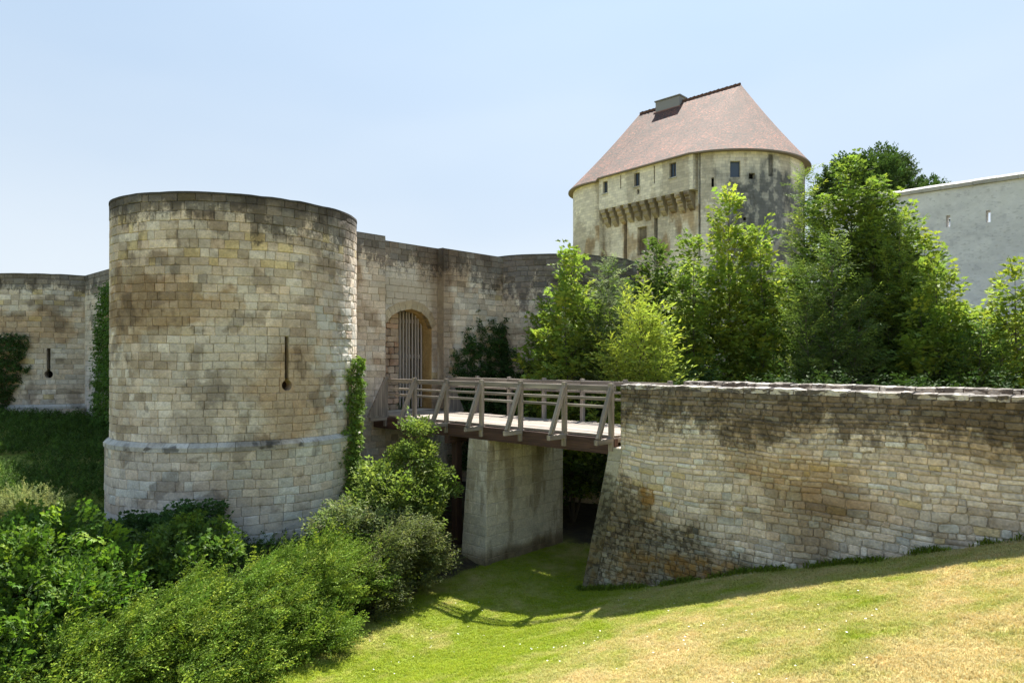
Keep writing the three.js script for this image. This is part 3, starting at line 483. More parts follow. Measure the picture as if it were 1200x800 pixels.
function woodGrain(seed) { const t = texture(128, 512, (x, y) => { const n = wrapNoise(x + seed * 0.13 % 1, y * 0.06, 20, 4), k = wrapNoise(x, y, 5, 3), c = 0.72 + 0.42 * (n - 0.35) + 0.25 * (k - 0.5); return [c, c * 0.985, c * 0.965]; }); t.repeat.set(2.2, 0.5); return t; }
{ // stone pier below the bridge
  const r = randomFrom(81), C = bridgeAt(4.22, 0, 0.1), c2 = [C.x, -C.z], top = -2.02, bot = -5.55, p = thing('bridge_pier', 'pale tapering stone pier carrying the middle of the footbridge', 'pier', [c2[0], bot, c2[1]]);
  const tex = wallMap(512, 512, -1.2, 3.2, bot, top, (u, v) => { const g = grain(u, v) * 0.97; let c = mul([g, g, g], [0.66, 0.62, 0.56], step(0.5, 0.62, fbm(u * 2.6, v * 0.7 + 4, 5)) * 0.5); c = mul(c, [0.55, 0.5, 0.42], blob(u, v, 1.6, -5.2, 2.6, 0.35, 0.5, 1.0) * 0.8); return mul(c, [0.5, 0.47, 0.4], step(0.6, 0.66, fbm(u * 4, v * 0.35, 3)) * step(-3, -2.2, v) * 0.6); }), mat = stoneMaterial(tex, 0.008);
  const lean = (v) => (top - v) * 0.075, longMap = (u, v, o) => V(c2[0] + S2[0] * u + D2[0] * o, v, c2[1] + S2[1] * u + D2[1] * o);     // long face, seen from the ramp side
  const wide = (v) => 0.68 + lean(v), endMap = (u, v, o) => V(c2[0] + D2[0] * u * wide(v) - S2[0] * (o + lean(v) * 0.25), v, c2[1] + D2[1] * u * wide(v) - S2[1] * (o + lean(v) * 0.25));
  const m = new MB(), q = (a, b, c, d, col = [0.6, 0.55, 0.45]) => m.quad(a, b, c, d, [0, bot], [1, bot], [1, top], [0, top], col);
  const k = -0.012, P = (s, w, v) => V(c2[0] + S2[0] * s - D2[0] * w, v, c2[1] + S2[1] * s - D2[1] * w), f = lean(bot) * 0.25;
  q(P(-f - k, wide(bot) + k, bot), P(-f - k, -k, bot), P(-k, -k, top), P(-k, wide(top) + k, top)); q(P(-f - k, -k, bot), P(3, -k, bot), P(3, -k, top), P(-k, -k, top)); q(P(3, wide(bot), bot), P(-f - k, wide(bot), bot), P(-k, wide(top), top), P(3, wide(top), top)); q(P(3, -k, bot), P(3, wide(bot), bot), P(3, wide(top), top), P(3, -k, top)); q(P(-k, -k, top), P(3, -k, top), P(3, wide(top), top), P(-k, wide(top), top));
  part(p, 'core', m.geometry(), mat);
  const tint = (u, v, x) => shade(pick(x, [[0.68, 0.625, 0.51], [0.65, 0.60, 0.495], [0.72, 0.66, 0.54]]), x, 0.06), list = rows(bot, top, 0.24, 0.32, r), o = { gap: 0.005, bevel: 0.011, jut: 0.004, jitter: 0.004, pillow: 0 };
  const gs = [...courses(longMap, list, () => [0, 3], 0.4, 0.7, tint, r, [], o), ...courses((u, v, x) => endMap(u, v, x), list, () => [-1, 0], 0.3, 0.8, tint, r, [], o)];
  for (const g of gs) part(p, 'stone', g, mat);
}

// ---------- the great gatehouse behind the trees ----------
{
  const C1 = [19.2, 65.2], R1 = 8.1, C2 = [11.4, 71.3], R2 = 5, J2 = [8.75, 66.7], J1 = [16, 58], L = Math.hypot(J1[0] - J2[0], J1[1] - J2[1]), F2 = [(J1[0] - J2[0]) / L, (J1[1] - J2[1]) / L], n2 = [F2[1], -F2[0]], EV = 17.5;
  const k = thing('gatehouse', 'massive gatehouse with round corner towers, corbelled front and steep red tiled roof', 'gatehouse', [17, -4, 68]);
  const cyl = (c, R) => (u, v, o) => V(c[0] + (R + o) * Math.sin(u / R), v, c[1] - (R + o) * Math.cos(u / R));
  const right = cyl(C1, R1), left = cyl(C2, R2), front = planeMap(J2, F2, n2), deg = Math.PI / 180;
  const line = (u, v, h, w) => { const row = Math.floor(v / h), fv = v / h - row, x = u / w + (row % 2) * 0.5 + LAT[(row & 255) * 256] * 0.4, fu = x - Math.floor(x); return [1 - Math.max(1 - step(0.02, 0.1, Math.min(fv, 1 - fv)), 1 - step(0.01, 0.05, Math.min(fu, 1 - fu))) * 0.1, LAT[((row & 255) << 8) | (Math.floor(x) & 255)]]; };
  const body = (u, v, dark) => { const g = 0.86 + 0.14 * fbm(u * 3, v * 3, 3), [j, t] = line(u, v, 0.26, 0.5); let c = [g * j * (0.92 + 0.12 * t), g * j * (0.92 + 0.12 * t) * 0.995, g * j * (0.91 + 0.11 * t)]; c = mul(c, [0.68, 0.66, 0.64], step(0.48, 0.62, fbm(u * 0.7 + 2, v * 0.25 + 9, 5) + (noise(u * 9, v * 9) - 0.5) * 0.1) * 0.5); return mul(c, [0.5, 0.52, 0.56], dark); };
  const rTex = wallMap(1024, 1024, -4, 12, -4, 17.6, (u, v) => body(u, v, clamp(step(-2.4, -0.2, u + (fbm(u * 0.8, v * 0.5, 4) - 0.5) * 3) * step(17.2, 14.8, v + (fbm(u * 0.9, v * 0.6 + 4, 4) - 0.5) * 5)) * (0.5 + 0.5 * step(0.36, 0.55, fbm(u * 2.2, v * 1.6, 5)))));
  const fTex = wallMap(1024, 1024, -6, 12, -4, 17.6, (u, v) => { let c = body(u, v, 0); return mul(c, [0.75, 0.66, 0.55], v < 13.2 ? step(0.5, 0.65, fbm(u * 0.7, v * 0.3 + 30, 4)) * 0.7 : 0); });
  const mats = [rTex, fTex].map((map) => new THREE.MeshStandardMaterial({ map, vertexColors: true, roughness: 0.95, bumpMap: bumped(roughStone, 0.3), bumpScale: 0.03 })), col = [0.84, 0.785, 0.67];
  const hole = (u, w, v0, v1, extra = {}) => ({ u0: u - w / 2, u1: u + w / 2, v0, v1, depth: 0.45, ...extra });
  const rightHoles = [hole(-3.5 * deg * R1, 0.85, 15.25, 16.6), hole(6.5 * deg * R1, 0.55, 15.1, 15.6), hole(-16.5 * deg * R1, 0.2, 14.5, 15.3), hole(19 * deg * R1, 0.5, 15.4, 17.3, { depth: 0.12, back: [0.3, 0.28, 0.24] }), hole(2 * deg * R1, 0.25, 11.6, 11.9)];
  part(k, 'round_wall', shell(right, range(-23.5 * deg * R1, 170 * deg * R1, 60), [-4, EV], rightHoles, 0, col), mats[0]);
  part(k, 'round_wall', shell(left, range(-200 * deg * R2, -32 * deg * R2, 40), [-4, EV], [], 0, col), mats[1]);
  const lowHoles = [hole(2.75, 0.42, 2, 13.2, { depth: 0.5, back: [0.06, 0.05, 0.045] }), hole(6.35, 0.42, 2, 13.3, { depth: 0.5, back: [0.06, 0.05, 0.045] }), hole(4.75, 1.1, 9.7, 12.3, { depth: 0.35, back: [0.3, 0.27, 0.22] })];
  part(k, 'front_wall', shell(front, [0, L], [-4, EV], lowHoles, -0.35, col), mats[1]);
  { const m = new MB(); for (const [u, s] of [[0, 1], [L, -1]]) m.quad(front(u, -4, -0.36), front(u, -4, 0.3), front(u, EV, 0.3), front(u, EV, -0.36), [u, -4], [u + 0.6, -4], [u + 0.6, EV], [u, EV], col); m.quad(right(170 * deg * R1, -4, 0), left(-200 * deg * R2, -4, 0), left(-200 * deg * R2, EV, 0), right(170 * deg * R1, EV, 0), [0, -4], [9, -4], [9, EV], [0, EV], col); part(k, 'back_wall', m.geometry(), mats[1]); }
  // the corbelled gallery
  const wins = [hole(1.05, 0.62, 15.95, 17.1), hole(4.95, 0.66, 15.85, 17.1), hole(8.95, 0.72, 15.85, 17.12), hole(3.0, 0.14, 16.0, 17.3, { depth: 0.3 }), hole(6.95, 0.16, 15.7, 17.3, { depth: 0.3 }), hole(5.1, 0.3, 15.1, 15.55, { depth: 0.3 })];
  const gal = (u, v, o) => front(u, v, o + 0.62); part(k, 'gallery_wall', shell(gal, [0.25, L - 0.3], [14.45, EV], wins, 0, [0.87, 0.815, 0.70]), mats[1]);
  { const m = new MB(), c = col; for (const u of [0.25, L - 0.3]) { const q = [gal(u, 14.45, -1), gal(u, 14.45, 0), gal(u, EV, 0), gal(u, EV, -1)]; m.quad(...(u > 1 ? [...q].reverse() : q), [u, 14], [u + 1, 14], [u + 1, 17], [u, 17], c); } m.quad(gal(0.25, 14.45, -1), gal(L - 0.3, 14.45, -1), gal(L - 0.3, 14.45, 0), gal(0.25, 14.45, 0), [0, 14], [9, 14], [9, 13.4], [0, 13.4], c); part(k, 'gallery_floor', m.geometry(), mats[1]); }
  const glass = plain([0.05, 0.075, 0.12], 0.15), r = randomFrom(91);
  for (const h of wins.slice(0, 3)) { const m = new MB(); m.quad(...[[h.u0, h.v0], [h.u1, h.v0], [h.u1, h.v1], [h.u0, h.v1]].map(([u, v]) => gal(u, v, -0.28)), [0, 0], [1, 0], [1, 1], [0, 1]); const fr = part(k, 'window', mergeGeometries([[h.u0, h.u1, h.v1 - 0.03], [h.u0, h.u1, h.v0 + 0.03]].map(([a, b, v]) => beam(gal(a, v, -0.24), gal(b, v, -0.24), 0.07, 0.06)).concat([h.u0 + 0.03, (h.u0 + h.u1) / 2, h.u1 - 0.03].map((u) => beam(gal(u, h.v0, -0.25), gal(u, h.v1, -0.25), 0.05, 0.06, new THREE.Vector3(n2[0], 0, -n2[1]))))), plain([0.1, 0.085, 0.07])); part(fr, 'window_pane', m.geometry(), glass);
    const s = [gal(h.u0 - 0.06, h.v0 - 0.06, 0.03), gal(h.u1 + 0.06, h.v0 - 0.06, 0.03)]; part(fr, 'window_sill', beam(...s, 0.14, 0.12, undefined, 0.01, [0.6, 0.58, 0.53]), mats[1]); }
  { const h = rightHoles[0], m = new MB(); m.quad(...[[h.u0, h.v0], [h.u1, h.v0], [h.u1, h.v1], [h.u0, h.v1]].map(([u, v]) => right(u, v, -0.3)), [0, 0], [1, 0], [1, 1], [0, 1]); part(k, 'window_pane', m.geometry(), glass); }
  for (let i = 0; i < 11; i++) { const u = 0.6 + i * (L - 1.5) / 10.2 + 0.1; const m = new MB(), w = 0.26, prof = [[-1, 14.44], [0.0, 14.44], [0.0, 14.1], [-0.22, 13.98], [-0.24, 13.68], [-0.48, 13.55], [-0.5, 13.25], [-0.98, 12.95 - 0.25 * r()]], c = shade([0.46, 0.40, 0.31], r);
    for (const s of [-1, 1]) for (let e = 1; e + 1 < prof.length; e++) m.tri(...[prof[0], prof[e], prof[e + 1]].map(([o, v]) => gal(u + s * w, v, o)), [0, 14], [0.3, 14], [0.3, 13.6], c);
    for (let e = 1; e + 1 < prof.length; e++) m.quad(gal(u - w, prof[e + 1][1], prof[e + 1][0]), gal(u + w, prof[e + 1][1], prof[e + 1][0]), gal(u + w, prof[e][1], prof[e][0]), gal(u - w, prof[e][1], prof[e][0]), [u - w, 13], [u + w, 13], [u + w, 13.4], [u - w, 13.4], c);
    part(k, 'corbel', m.geometry(), mats[1]); }
  // steep tiled roof: from the eaves up to the ridge
  const A = V(22.8, 27.4, 68), B = V(14.3, 27.4, 76.2), eave = [];
  for (let t = 170; t >= -21; t -= 4) eave.push(right(t * deg * R1, EV, 0.55)); 
  for (const u of range(L - 0.5, 0.4, 10)) eave.push(front(u, EV, 0.98));
  for (let t = -36; t >= -200; t -= 5) eave.push(left(t * deg * R2, EV, 0.5));
  const e0 = eave[0]; for (const t of range(0, 1, 8).slice(1)) eave.push(eave[eave.length - 1].clone().lerp(e0, t * t * 0.6 + 0.4 * t));
  const ridge = (p) => { const ab = B.clone().sub(A), t = clamp(new THREE.Vector3(p.x - A.x, 0, p.z - A.z).dot(ab) / ab.lengthSq()); return A.clone().addScaledVector(ab, t); };
  const m = new MB(); let run = 0; const NR = 16, tops = eave.map(ridge);
  for (let i = 0; i + 1 < eave.length; i++) {
    const p = eave[i], q = eave[i + 1], a = tops[i], b = tops[i + 1], w = p.distanceTo(q), s = p.distanceTo(a);
    const pt = (x, y, t) => { const z = x.clone().lerp(y, t); z.y -= Math.sin(t * Math.PI) * 0.22; return z; };
    for (let j = 0; j < NR; j++) { const t0 = j / NR, t1 = (j + 1) / NR; m.quad(pt(q, b, t0), pt(p, a, t0), pt(p, a, t1), pt(q, b, t1), [run + w, t0 * s], [run, t0 * s], [run, t1 * s], [run + w, t1 * s]); }
    run += w;
  }
  const tileMap = texture(1024, 1024, (x, y) => { const N = 72, M = 96, row = Math.floor(y * M), X = x * N + (row % 2) * 0.5, cu = Math.floor(X), fu = X - cu, fv = y * M - row, t = LAT[((row & 255) << 8) | (cu % N & 255)], t2 = LAT[(((row + 90) & 255) << 8) | (cu % N & 255)], d = 1 - (1 - step(0.03, 0.25, fv)) * 0.35 - (1 - step(0, 0.12, Math.min(fu, 1 - fu))) * 0.15; let c = [0.34, 0.215, 0.175]; if (t2 > 0.75) c = [0.25, 0.2, 0.175]; else if (t2 < 0.22) c = [0.42, 0.25, 0.185]; const k = d * (0.68 + 0.6 * t) * (0.66 + 0.62 * wrapNoise(x, y, 7, 5)); return [c[0] * k, c[1] * k, c[2] * k]; });
  const tb = texture(1024, 1024, (x, y) => { const N = 72, M = 96, row = Math.floor(y * M), X = x * N + (row % 2) * 0.5, fv = y * M - row, t = LAT[((row & 255) << 8) | (Math.floor(X) % N & 255)], c = 0.75 * (1 - fv) + 0.25 * t; return [c, c, c]; }, false);
  tileMap.repeat.set(1 / 13, 1 / 13); tb.repeat.set(1 / 13, 1 / 13);
  const roof = part(k, 'roof', m.geometry(), new THREE.MeshStandardMaterial({ map: tileMap, roughness: 0.9, bumpMap: tb, bumpScale: 0.05 }));
  { const f = new MB(); for (let i = 0; i + 1 < eave.length; i++) { const a = eave[i], b = eave[i + 1], dn = (z, y) => z.clone().setY(z.y - y), inn = (z) => z.clone().lerp(new THREE.Vector3(17.5, EV - 0.12, -69), 0.11); f.quad(dn(b, 0.12), dn(a, 0.12), a, b, [0, 0], [1, 0], [1, 0.1], [0, 0.1]).quad(inn(b), inn(a), dn(a, 0.12), dn(b, 0.12), [0, 0], [1, 0], [1, 1], [0, 1]); } part(k, 'eaves', f.geometry(), plain([0.2, 0.16, 0.13])); }
  const terr = plain([0.16, 0.085, 0.065], 0.9), NT = 26;
  for (let i = 0; i < NT; i++) { const a = A.clone().lerp(B, (i + 0.04) / NT), b = A.clone().lerp(B, (i + 0.98) / NT); a.y += 0.05 + 0.03 * (i % 2); b.y += 0.02; part(roof, 'ridge_tile', tube([a, b], [0.14, 0.12], 6), terr); }
  { // lead-clad chimney block on the ridge
    const c = A.clone().lerp(B, 0.67), ax = B.clone().sub(A).normalize(), cl = (t) => c.clone().addScaledVector(ax, t), lead = plain([0.2, 0.205, 0.215], 0.6), at = (t, y) => cl(t).setY(y);
    const ch = part(k, 'chimney', beam(at(-1.45, 26.9), at(1.45, 26.9), 1.4, 1.9, undefined, 0.03), plain([0.25, 0.245, 0.24], 0.8));
    part(ch, 'chimney_cap', beam(at(-1.55, 27.92), at(1.55, 27.92), 1.6, 0.14, undefined, 0.02), lead); part(ch, 'chimney_skirt', beam(at(-1.62, 26.4), at(1.62, 26.4), 1.7, 0.7, undefined, 0.02), plain([0.24, 0.13, 0.11], 0.8));
  }
}
{ // whitewashed rampart beyond the saplings
  const r = randomFrom(95), A = [45, 33.15], S = [-D2[0], -D2[1]], o2 = [A[0] + S[0] * 29, A[1] + S[1] * 29], map = planeMap(o2, D2, neg(S2)), w = thing('rampart_wall', 'tall pale rendered rampart with two narrow loopholes, rising beyond the saplings', 'wall', [o2[0], 2, o2[1]]);
  const uAt = (px) => { const k = (px - 600) / 800; return (k * o2[1] - o2[0]) / (D2[0] - k * D2[1]); }, s1 = uAt(1111.5), s2 = uAt(1158.5);
  const top = 11.75, base = 2.4, hole = (u) => ({ u0: u - 0.13, u1: u + 0.13, v0: 9.15, v1: 9.95, depth: 1, open: true });
  const tex = wallMap(2048, 512, 0, 29, base, top, (u, v) => { const g = 0.9 + 0.1 * fbm(u * 3, v * 3, 4), k = fbm(u * 0.5, v * 0.8, 5); let c = [g * 0.98, g * 0.985, g]; c = mul(c, [0.8, 0.8, 0.82], step(0.42, 0.62, k) * 0.22);
    const row = Math.floor(v / 0.3), x = u / 0.62 + LAT[row & 255] * 3, n = LAT[((row & 255) << 8) | (Math.floor(x) & 255)]; c = mul(c, [0.92, 0.92, 0.93], step(0.88, 0.94, n * (0.7 + 0.6 * fbm(u * 0.7 + 4, v * 0.7, 3))) * step(0.35, 0.6, fbm(u * 5, v * 9, 3)) * 0.8); return mul(c, [0.7, 0.7, 0.7], step(0.66, 0.74, fbm(u * 4.5, v * 11, 4)) * 0.3); });
  const mat = new THREE.MeshStandardMaterial({ map: tex, vertexColors: true, roughness: 0.95, bumpMap: bumped(roughStone, 0.4), bumpScale: 0.02 }), col = [0.80, 0.785, 0.75];
  part(w, 'wall_face', shell(map, [0, 29], [base, top], [hole(s1), hole(s2)], 0, col), mat);
  const m = new MB(), back = (u, v) => map(u, v, -1), q = (a, b, c, d) => m.quad(map(a, c, -1), map(b, c, -1), map(b, d, -1), map(a, d, -1), [a, c], [b, c], [b, d], [a, d], col);
  { const us = [0, s1 - 0.13, s1 + 0.13, s2 - 0.13, s2 + 0.13, 29], vs = [base, 9.15, 9.95, top]; for (let i = 0; i < 5; i++) for (let j = 0; j < 3; j++) if (!(j === 1 && i % 2)) q(us[i], us[i + 1], vs[j], vs[j + 1]); } part(w, 'wall_back', m.geometry(), mat); void back;
  for (let u = 0; u < 29;) { const l = Math.min(29 - u, 0.7 + 0.7 * r()), b = new MB(), h = top + 0.02 * r(), c = shade([0.5, 0.47, 0.42], r, 0.14), pr = [[0.16, h], [0.18, h + 0.24], [-0.5, h + 0.52], [-1.14, h + 0.24], [-1.12, h]], u1 = u + l - 0.012; for (let i = 0; i < 4; i++) b.quad(map(u, pr[i][1], pr[i][0]), map(u1, pr[i][1], pr[i][0]), map(u1, pr[i + 1][1], pr[i + 1][0]), map(u, pr[i + 1][1], pr[i + 1][0]), [u, h], [u1, h], [u1, h - 0.3], [u, h - 0.3], c); b.quad(map(u, h, -1.12), map(u1, h, -1.12), map(u1, h, 0.16), map(u, h, 0.16), [u, 11], [u1, 11], [u1, 10], [u, 10], c); part(w, 'coping_stone', b.geometry(), mat); u += l; }
}
// ---------- leaves and sprays ----------
const HALF = {
  maple: [[0, 0], [0.40, 0.06], [0.27, 0.28], [0.50, 0.56], [0.20, 0.62], [0, 1]],
  ivy: [[0, 0], [0.42, 0.05], [0.44, 0.36], [0.16, 0.5], [0, 0.95]],
  lance: [[0, 0], [0.13, 0.3], [0.10, 0.7], [0, 1]],
  oval: [[0, 0], [0.30, 0.35], [0.22, 0.75], [0, 1]],
  chip: [[0, 0], [0.30, 0.5], [0, 1]],
};
function leaf(m, kind, p, dir, nrm, size, droop = 0.15, fold = 0.3) {
  const x = new THREE.Vector3().crossVectors(dir, nrm).normalize(), at = (a, b) => p.clone().addScaledVector(x, a * size).addScaledVector(dir, b * size).addScaledVector(nrm, (Math.abs(a) * fold - b * b * droop) * size), h = HALF[kind], O = at(0, 0.35), uv = [0, 0];
  for (const s of [1, -1]) for (let i = 0; i + 1 < h.length; i++) { const a = at(h[i][0] * s, h[i][1]), b = at(h[i + 1][0] * s, h[i + 1][1]); if (s > 0) m.tri(O, a, b, uv, uv, uv, [1, 1, 1]); else m.tri(O, b, a, uv, uv, uv, [1, 1, 1]); }
}
// a twig along +x with leaves held roughly level (+y up)
function spray(kind, seed, { nodes = 4, length = 0.42, size = 0.13, pair = true, tilt = 0.5, petiole = 0.06, tip = true } = {}) {
  const r = randomFrom(seed), m = new MB(), R = (k) => (r() - 0.5) * 2 * k;
  for (let i = 0; i < nodes; i++) {
    const t = length * (i + 0.6 + R(0.2)) / nodes, y = R(0.03) * length * 4;
    for (const s of pair ? [1, -1] : [i % 2 ? 1 : -1]) {
      const dir = new THREE.Vector3(0.55 + R(0.35), R(0.35), s * (0.85 + R(0.3))).normalize(), n = new THREE.Vector3(R(tilt), 1, R(tilt)), nn = n.addScaledVector(dir, -n.dot(dir)).normalize();
      leaf(m, kind, new THREE.Vector3(t, y, 0).addScaledVector(dir, petiole * (0.6 + 0.8 * r())), dir, nn, size * (0.65 + 0.6 * r()) * (1 - 0.3 * i / nodes), 0.1 + 0.3 * r());
    }
  }
  if (tip) { const dir = new THREE.Vector3(1, R(0.3), R(0.3)).normalize(), n = new THREE.Vector3(R(tilt), 1, R(tilt)); leaf(m, kind, new THREE.Vector3(length, 0, 0), dir, n.addScaledVector(dir, -n.dot(dir)).normalize(), size * 0.8); }
  m.quad(new THREE.Vector3(0, 0, 0.004), new THREE.Vector3(length, 0.0, 0.002), new THREE.Vector3(length, 0.004, -0.002), new THREE.Vector3(0, 0.006, -0.004), [0, 0], [0, 0], [0, 0], [0, 0], [0.6, 0.45, 0.4]);
  return m.geometry();
}
const SPRAY = {
  maple: [1, 2, 3].map((s) => spray('maple', s, { nodes: 3, size: 0.15, length: 0.36, petiole: 0.07, tilt: 0.6 })),
  ash: [4, 5].map((s) => spray('lance', s, { nodes: 7, size: 0.115, length: 0.42, petiole: 0.012, tilt: 0.5 })),
  willow: [6, 7].map((s) => spray('lance', s, { nodes: 9, size: 0.16, length: 0.55, petiole: 0.01, tilt: 0.9, pair: false })),
  elder: [8, 9].map((s) => spray('oval', s, { nodes: 4, size: 0.10, length: 0.30, petiole: 0.03, tilt: 0.7 })),
  twig: [10, 11, 12].map((s) => spray('oval', s, { nodes: 10, size: 0.052, length: 0.42, petiole: 0.004, tilt: 1.2 })),
  fine: [13].map((s) => spray('oval', s, { nodes: 7, size: 0.045, length: 0.26, petiole: 0.006, tilt: 1.2 })),
  ivy: [14, 15].map((s) => spray('ivy', s, { nodes: 3, size: 0.085, length: 0.2, petiole: 0.03, tilt: 0.5 })),
  far: [16].map((s) => spray('maple', s, { nodes: 4, size: 0.34, length: 0.9, petiole: 0.1, tilt: 0.9 })),
};
const leafMaterial = (through, coat = 0.25) => new THREE.MeshPhysicalMaterial({ color: 0xffffff, roughness: 1, transmission: through, thickness: 0, clearcoat: coat, clearcoatRoughness: 0.38, specularIntensity: 0.35, side: THREE.DoubleSide });
const LEAF = leafMaterial(0.45, 0.12), LEAFDULL = leafMaterial(0.28, 0.04), BARK = plain([0.11, 0.09, 0.065], 0.95, { bumpMap: bumped(woodBump, 3, 3), bumpScale: 0.01 });
const GREEN = { maple: [0.19, 0.28, 0.032], yellow: [0.30, 0.375, 0.042], dark: [0.078, 0.13, 0.02], ash: [0.175, 0.25, 0.04], grey: [0.19, 0.235, 0.10], ivy: [0.038, 0.085, 0.014], hedge: [0.115, 0.155, 0.026], elder: [0.085, 0.155, 0.022], far: [0.05, 0.095, 0.016], straw: [0.25, 0.28, 0.09] };
const UPV = new THREE.Vector3(0, 1, 0);
// list of { p: world point, dir, s, up? } -> one instanced part
function scatter(parent, name, geometry, material, list, tint, r, spread = 0.28) {
  const im = new THREE.InstancedMesh(geometry, material, list.length), M = new THREE.Matrix4(), c = new THREE.Color(), o = parent ? parent.position : new THREE.Vector3();
  list.forEach((q, i) => {
    const X = q.dir.clone().normalize(), up = q.up || UPV, Z = new THREE.Vector3().crossVectors(X, up); if (Z.lengthSq() < 1e-4) Z.set(0, 0, 1); Z.normalize(); const Y = new THREE.Vector3().crossVectors(Z, X);
    const a = (r() - 0.5) * (q.roll ?? 0.9), Y2 = Y.clone().multiplyScalar(Math.cos(a)).addScaledVector(Z, Math.sin(a)), Z2 = new THREE.Vector3().crossVectors(X, Y2);
    M.makeBasis(X.multiplyScalar(q.s), Y2.multiplyScalar(q.s), Z2.multiplyScalar(q.s)).setPosition(q.p.x - o.x, q.p.y - o.y, q.p.z - o.z); im.setMatrixAt(i, M);
    const k = 1 + (r() - 0.5) * 2 * spread, h = (r() - 0.5) * 0.22, t = q.tint || tint; c.setRGB(t[0] * k * (1 + h), t[1] * k, t[2] * k * (1 - h)); im.setColorAt(i, c);
  });
  im.name = name; im.castShadow = im.receiveShadow = true; im.userData.kind = 'stuff'; if (parent) parent.add(im); else scene.add(im);
  return im;
}
const dirOf = (az, el) => new THREE.Vector3(Math.cos(az) * Math.cos(el), Math.sin(el), Math.sin(az) * Math.cos(el));
// a sapling or tree: leaders rising from the foot, branches off them, sprays along the branches
function tree(o) {
  const r = randomFrom(o.seed), y0 = o.y ?? ground(o.x, o.d) - 0.1, T = thing(o.name, o.label, o.category || 'tree', [o.x, y0, o.d], o.group), H = o.top - y0, list = [], limbs = [], geo = SPRAY[o.kind][o.seed % SPRAY[o.kind].length], base = V(o.x, y0, o.d);
  const leaders = o.leaders || [[0, 0, 1]], low = o.low ?? 0.12, pitch = o.pitch ?? 0.75;
  leaders.forEach(([dx, dd, f], li) => {
    const hgt = H * f, n = 9, pts = [], rad = [], w = [r() * 6, r() * 6], at = (t) => V(o.x + dx * Math.pow(t, 0.6) + Math.sin(t * 5 + w[0]) * 0.08 * t, y0 + hgt * t, o.d + dd * Math.pow(t, 0.6) + Math.sin(t * 4 + w[1]) * 0.08 * t);
    for (let i = 0; i <= n; i++) { pts.push(at(i / n)); rad.push(Math.max(0.008, (o.trunk ?? 0.07) * (f * 0.9) * (1 - 0.92 * i / n))); }
    if (li === 0) part(T, 'trunk', tube(pts, rad, 7), BARK); else limbs.push(tube(pts, rad, 5));
    const step0 = (o.gap ?? 0.2) * 0.72; let az = r() * 6;
    for (let y = low * hgt; y < hgt; y += step0 * (0.7 + 0.6 * r())) {
      const t = y / hgt, len = (o.rad * (o.profile ? o.profile(t) : Math.pow(1 - t, 0.66) * (0.75 + 0.25 * Math.min(1, t * 4)) * (t > 0.85 ? 0.85 : 1))) * (0.35 + 0.95 * r()) * (li ? o.side ?? 0.8 : 1) + 0.12; az += 2.4 + r() * 0.5;
      const b0 = at(t), el = pitch * (0.45 + 0.75 * t) + (r() - 0.5) * 0.4, dir = dirOf(az, el), end = b0.clone().addScaledVector(dir, len); end.y += len * 0.12;
      if (len > 0.35) limbs.push(tube([b0, b0.clone().lerp(end, 0.55).setY(lerp(b0.y, end.y, 0.5)), end], [0.006 + 0.012 * len, 0.008, 0.004], 4));
      const k = Math.max(2, Math.round(len / (o.every ?? 0.09)));
      for (let i = 0; i < k; i++) { const s = 0.25 + 0.75 * (i + r()) / k, p = b0.clone().lerp(end, Math.min(1, s)), q = dirOf(az + (r() - 0.5) * 2.6, el * 0.6 + (r() - 0.35) * 0.9); p.x += (r() - 0.5) * 0.16; p.y += (r() - 0.5) * 0.2; p.z += (r() - 0.5) * 0.16; list.push({ p, dir: q, s: (o.leaf ?? 1) * (0.7 + 0.55 * r()), tint: o.mix && r() < 0.3 ? o.mix : undefined }); }
    }
    for (let i = 0; i < 8; i++) list.push({ p: at(0.97 + 0.03 * r()), dir: dirOf(i * 0.8, 0.5 + 0.8 * r()), s: (o.leaf ?? 1) * 0.75 });
  });
  if (limbs.length) part(T, 'limbs', mergeGeometries(limbs), BARK, { kind: 'stuff' });
  scatter(T, 'crown', geo, o.mat || LEAF, list, o.tint, r, o.spread);
  count += list.length; return T;
}
let count = 0;
const SAP = 'saplings growing in the moat beyond the bridge';
const sap = (seed, px, topY, d, rad, kind, tint, name, label, more = {}) => tree({ seed, x: (px - 600) / 800 * d, d, top: (421 - topY) / 800 * d, rad: rad * 1.4, leaf: 1.18, kind, tint, name, label, trunk: 0.06, ...more });
sap(101, 672, 302, 21.6, 1.25, 'maple', GREEN.maple, 'maple_sapling', 'yellow-green maple sapling directly behind the bridge railing, beside the dark ivy', { mix: GREEN.yellow, leaders: [[0, 0, 1], [-0.7, 0.2, 0.72], [0.7, -0.2, 0.8], [-0.25, -0.5, 0.86]], gap: 0.17 });
sap(102, 712, 305, 23.6, 0.8, 'ash', GREEN.grey, 'ash_sapling', 'slender silvery grey-green sapling rising behind the yellow-green maple', { leaders: [[0, 0, 1], [0.5, 0, 0.82]] });
sap(103, 752, 378, 19.2, 1.0, 'willow', GREEN.yellow, 'willow_shrub', 'low pale yellow willow shrub with narrow leaves where the ramp meets the bridge', { category: 'shrub', leaders: [[0, 0, 1], [-0.6, 0.1, 0.85], [0.6, 0.1, 0.85], [0.1, 0.5, 0.95], [0.3, -0.5, 0.8]], low: 0.4, gap: 0.13, every: 0.11, profile: (t) => 0.9 * Math.sin(Math.min(1, t + 0.15) * 2.6), pitch: 0.9 });
sap(116, 716, 318, 20.6, 1.05, 'ash', GREEN.dark, 'ash_sapling', 'small dark ash sapling between the yellow-green maple and the willow shrub', { mix: GREEN.grey, leaders: [[0, 0, 1], [0.4, 0.3, 0.9], [-0.3, 0.3, 0.85]], gap: 0.15 });
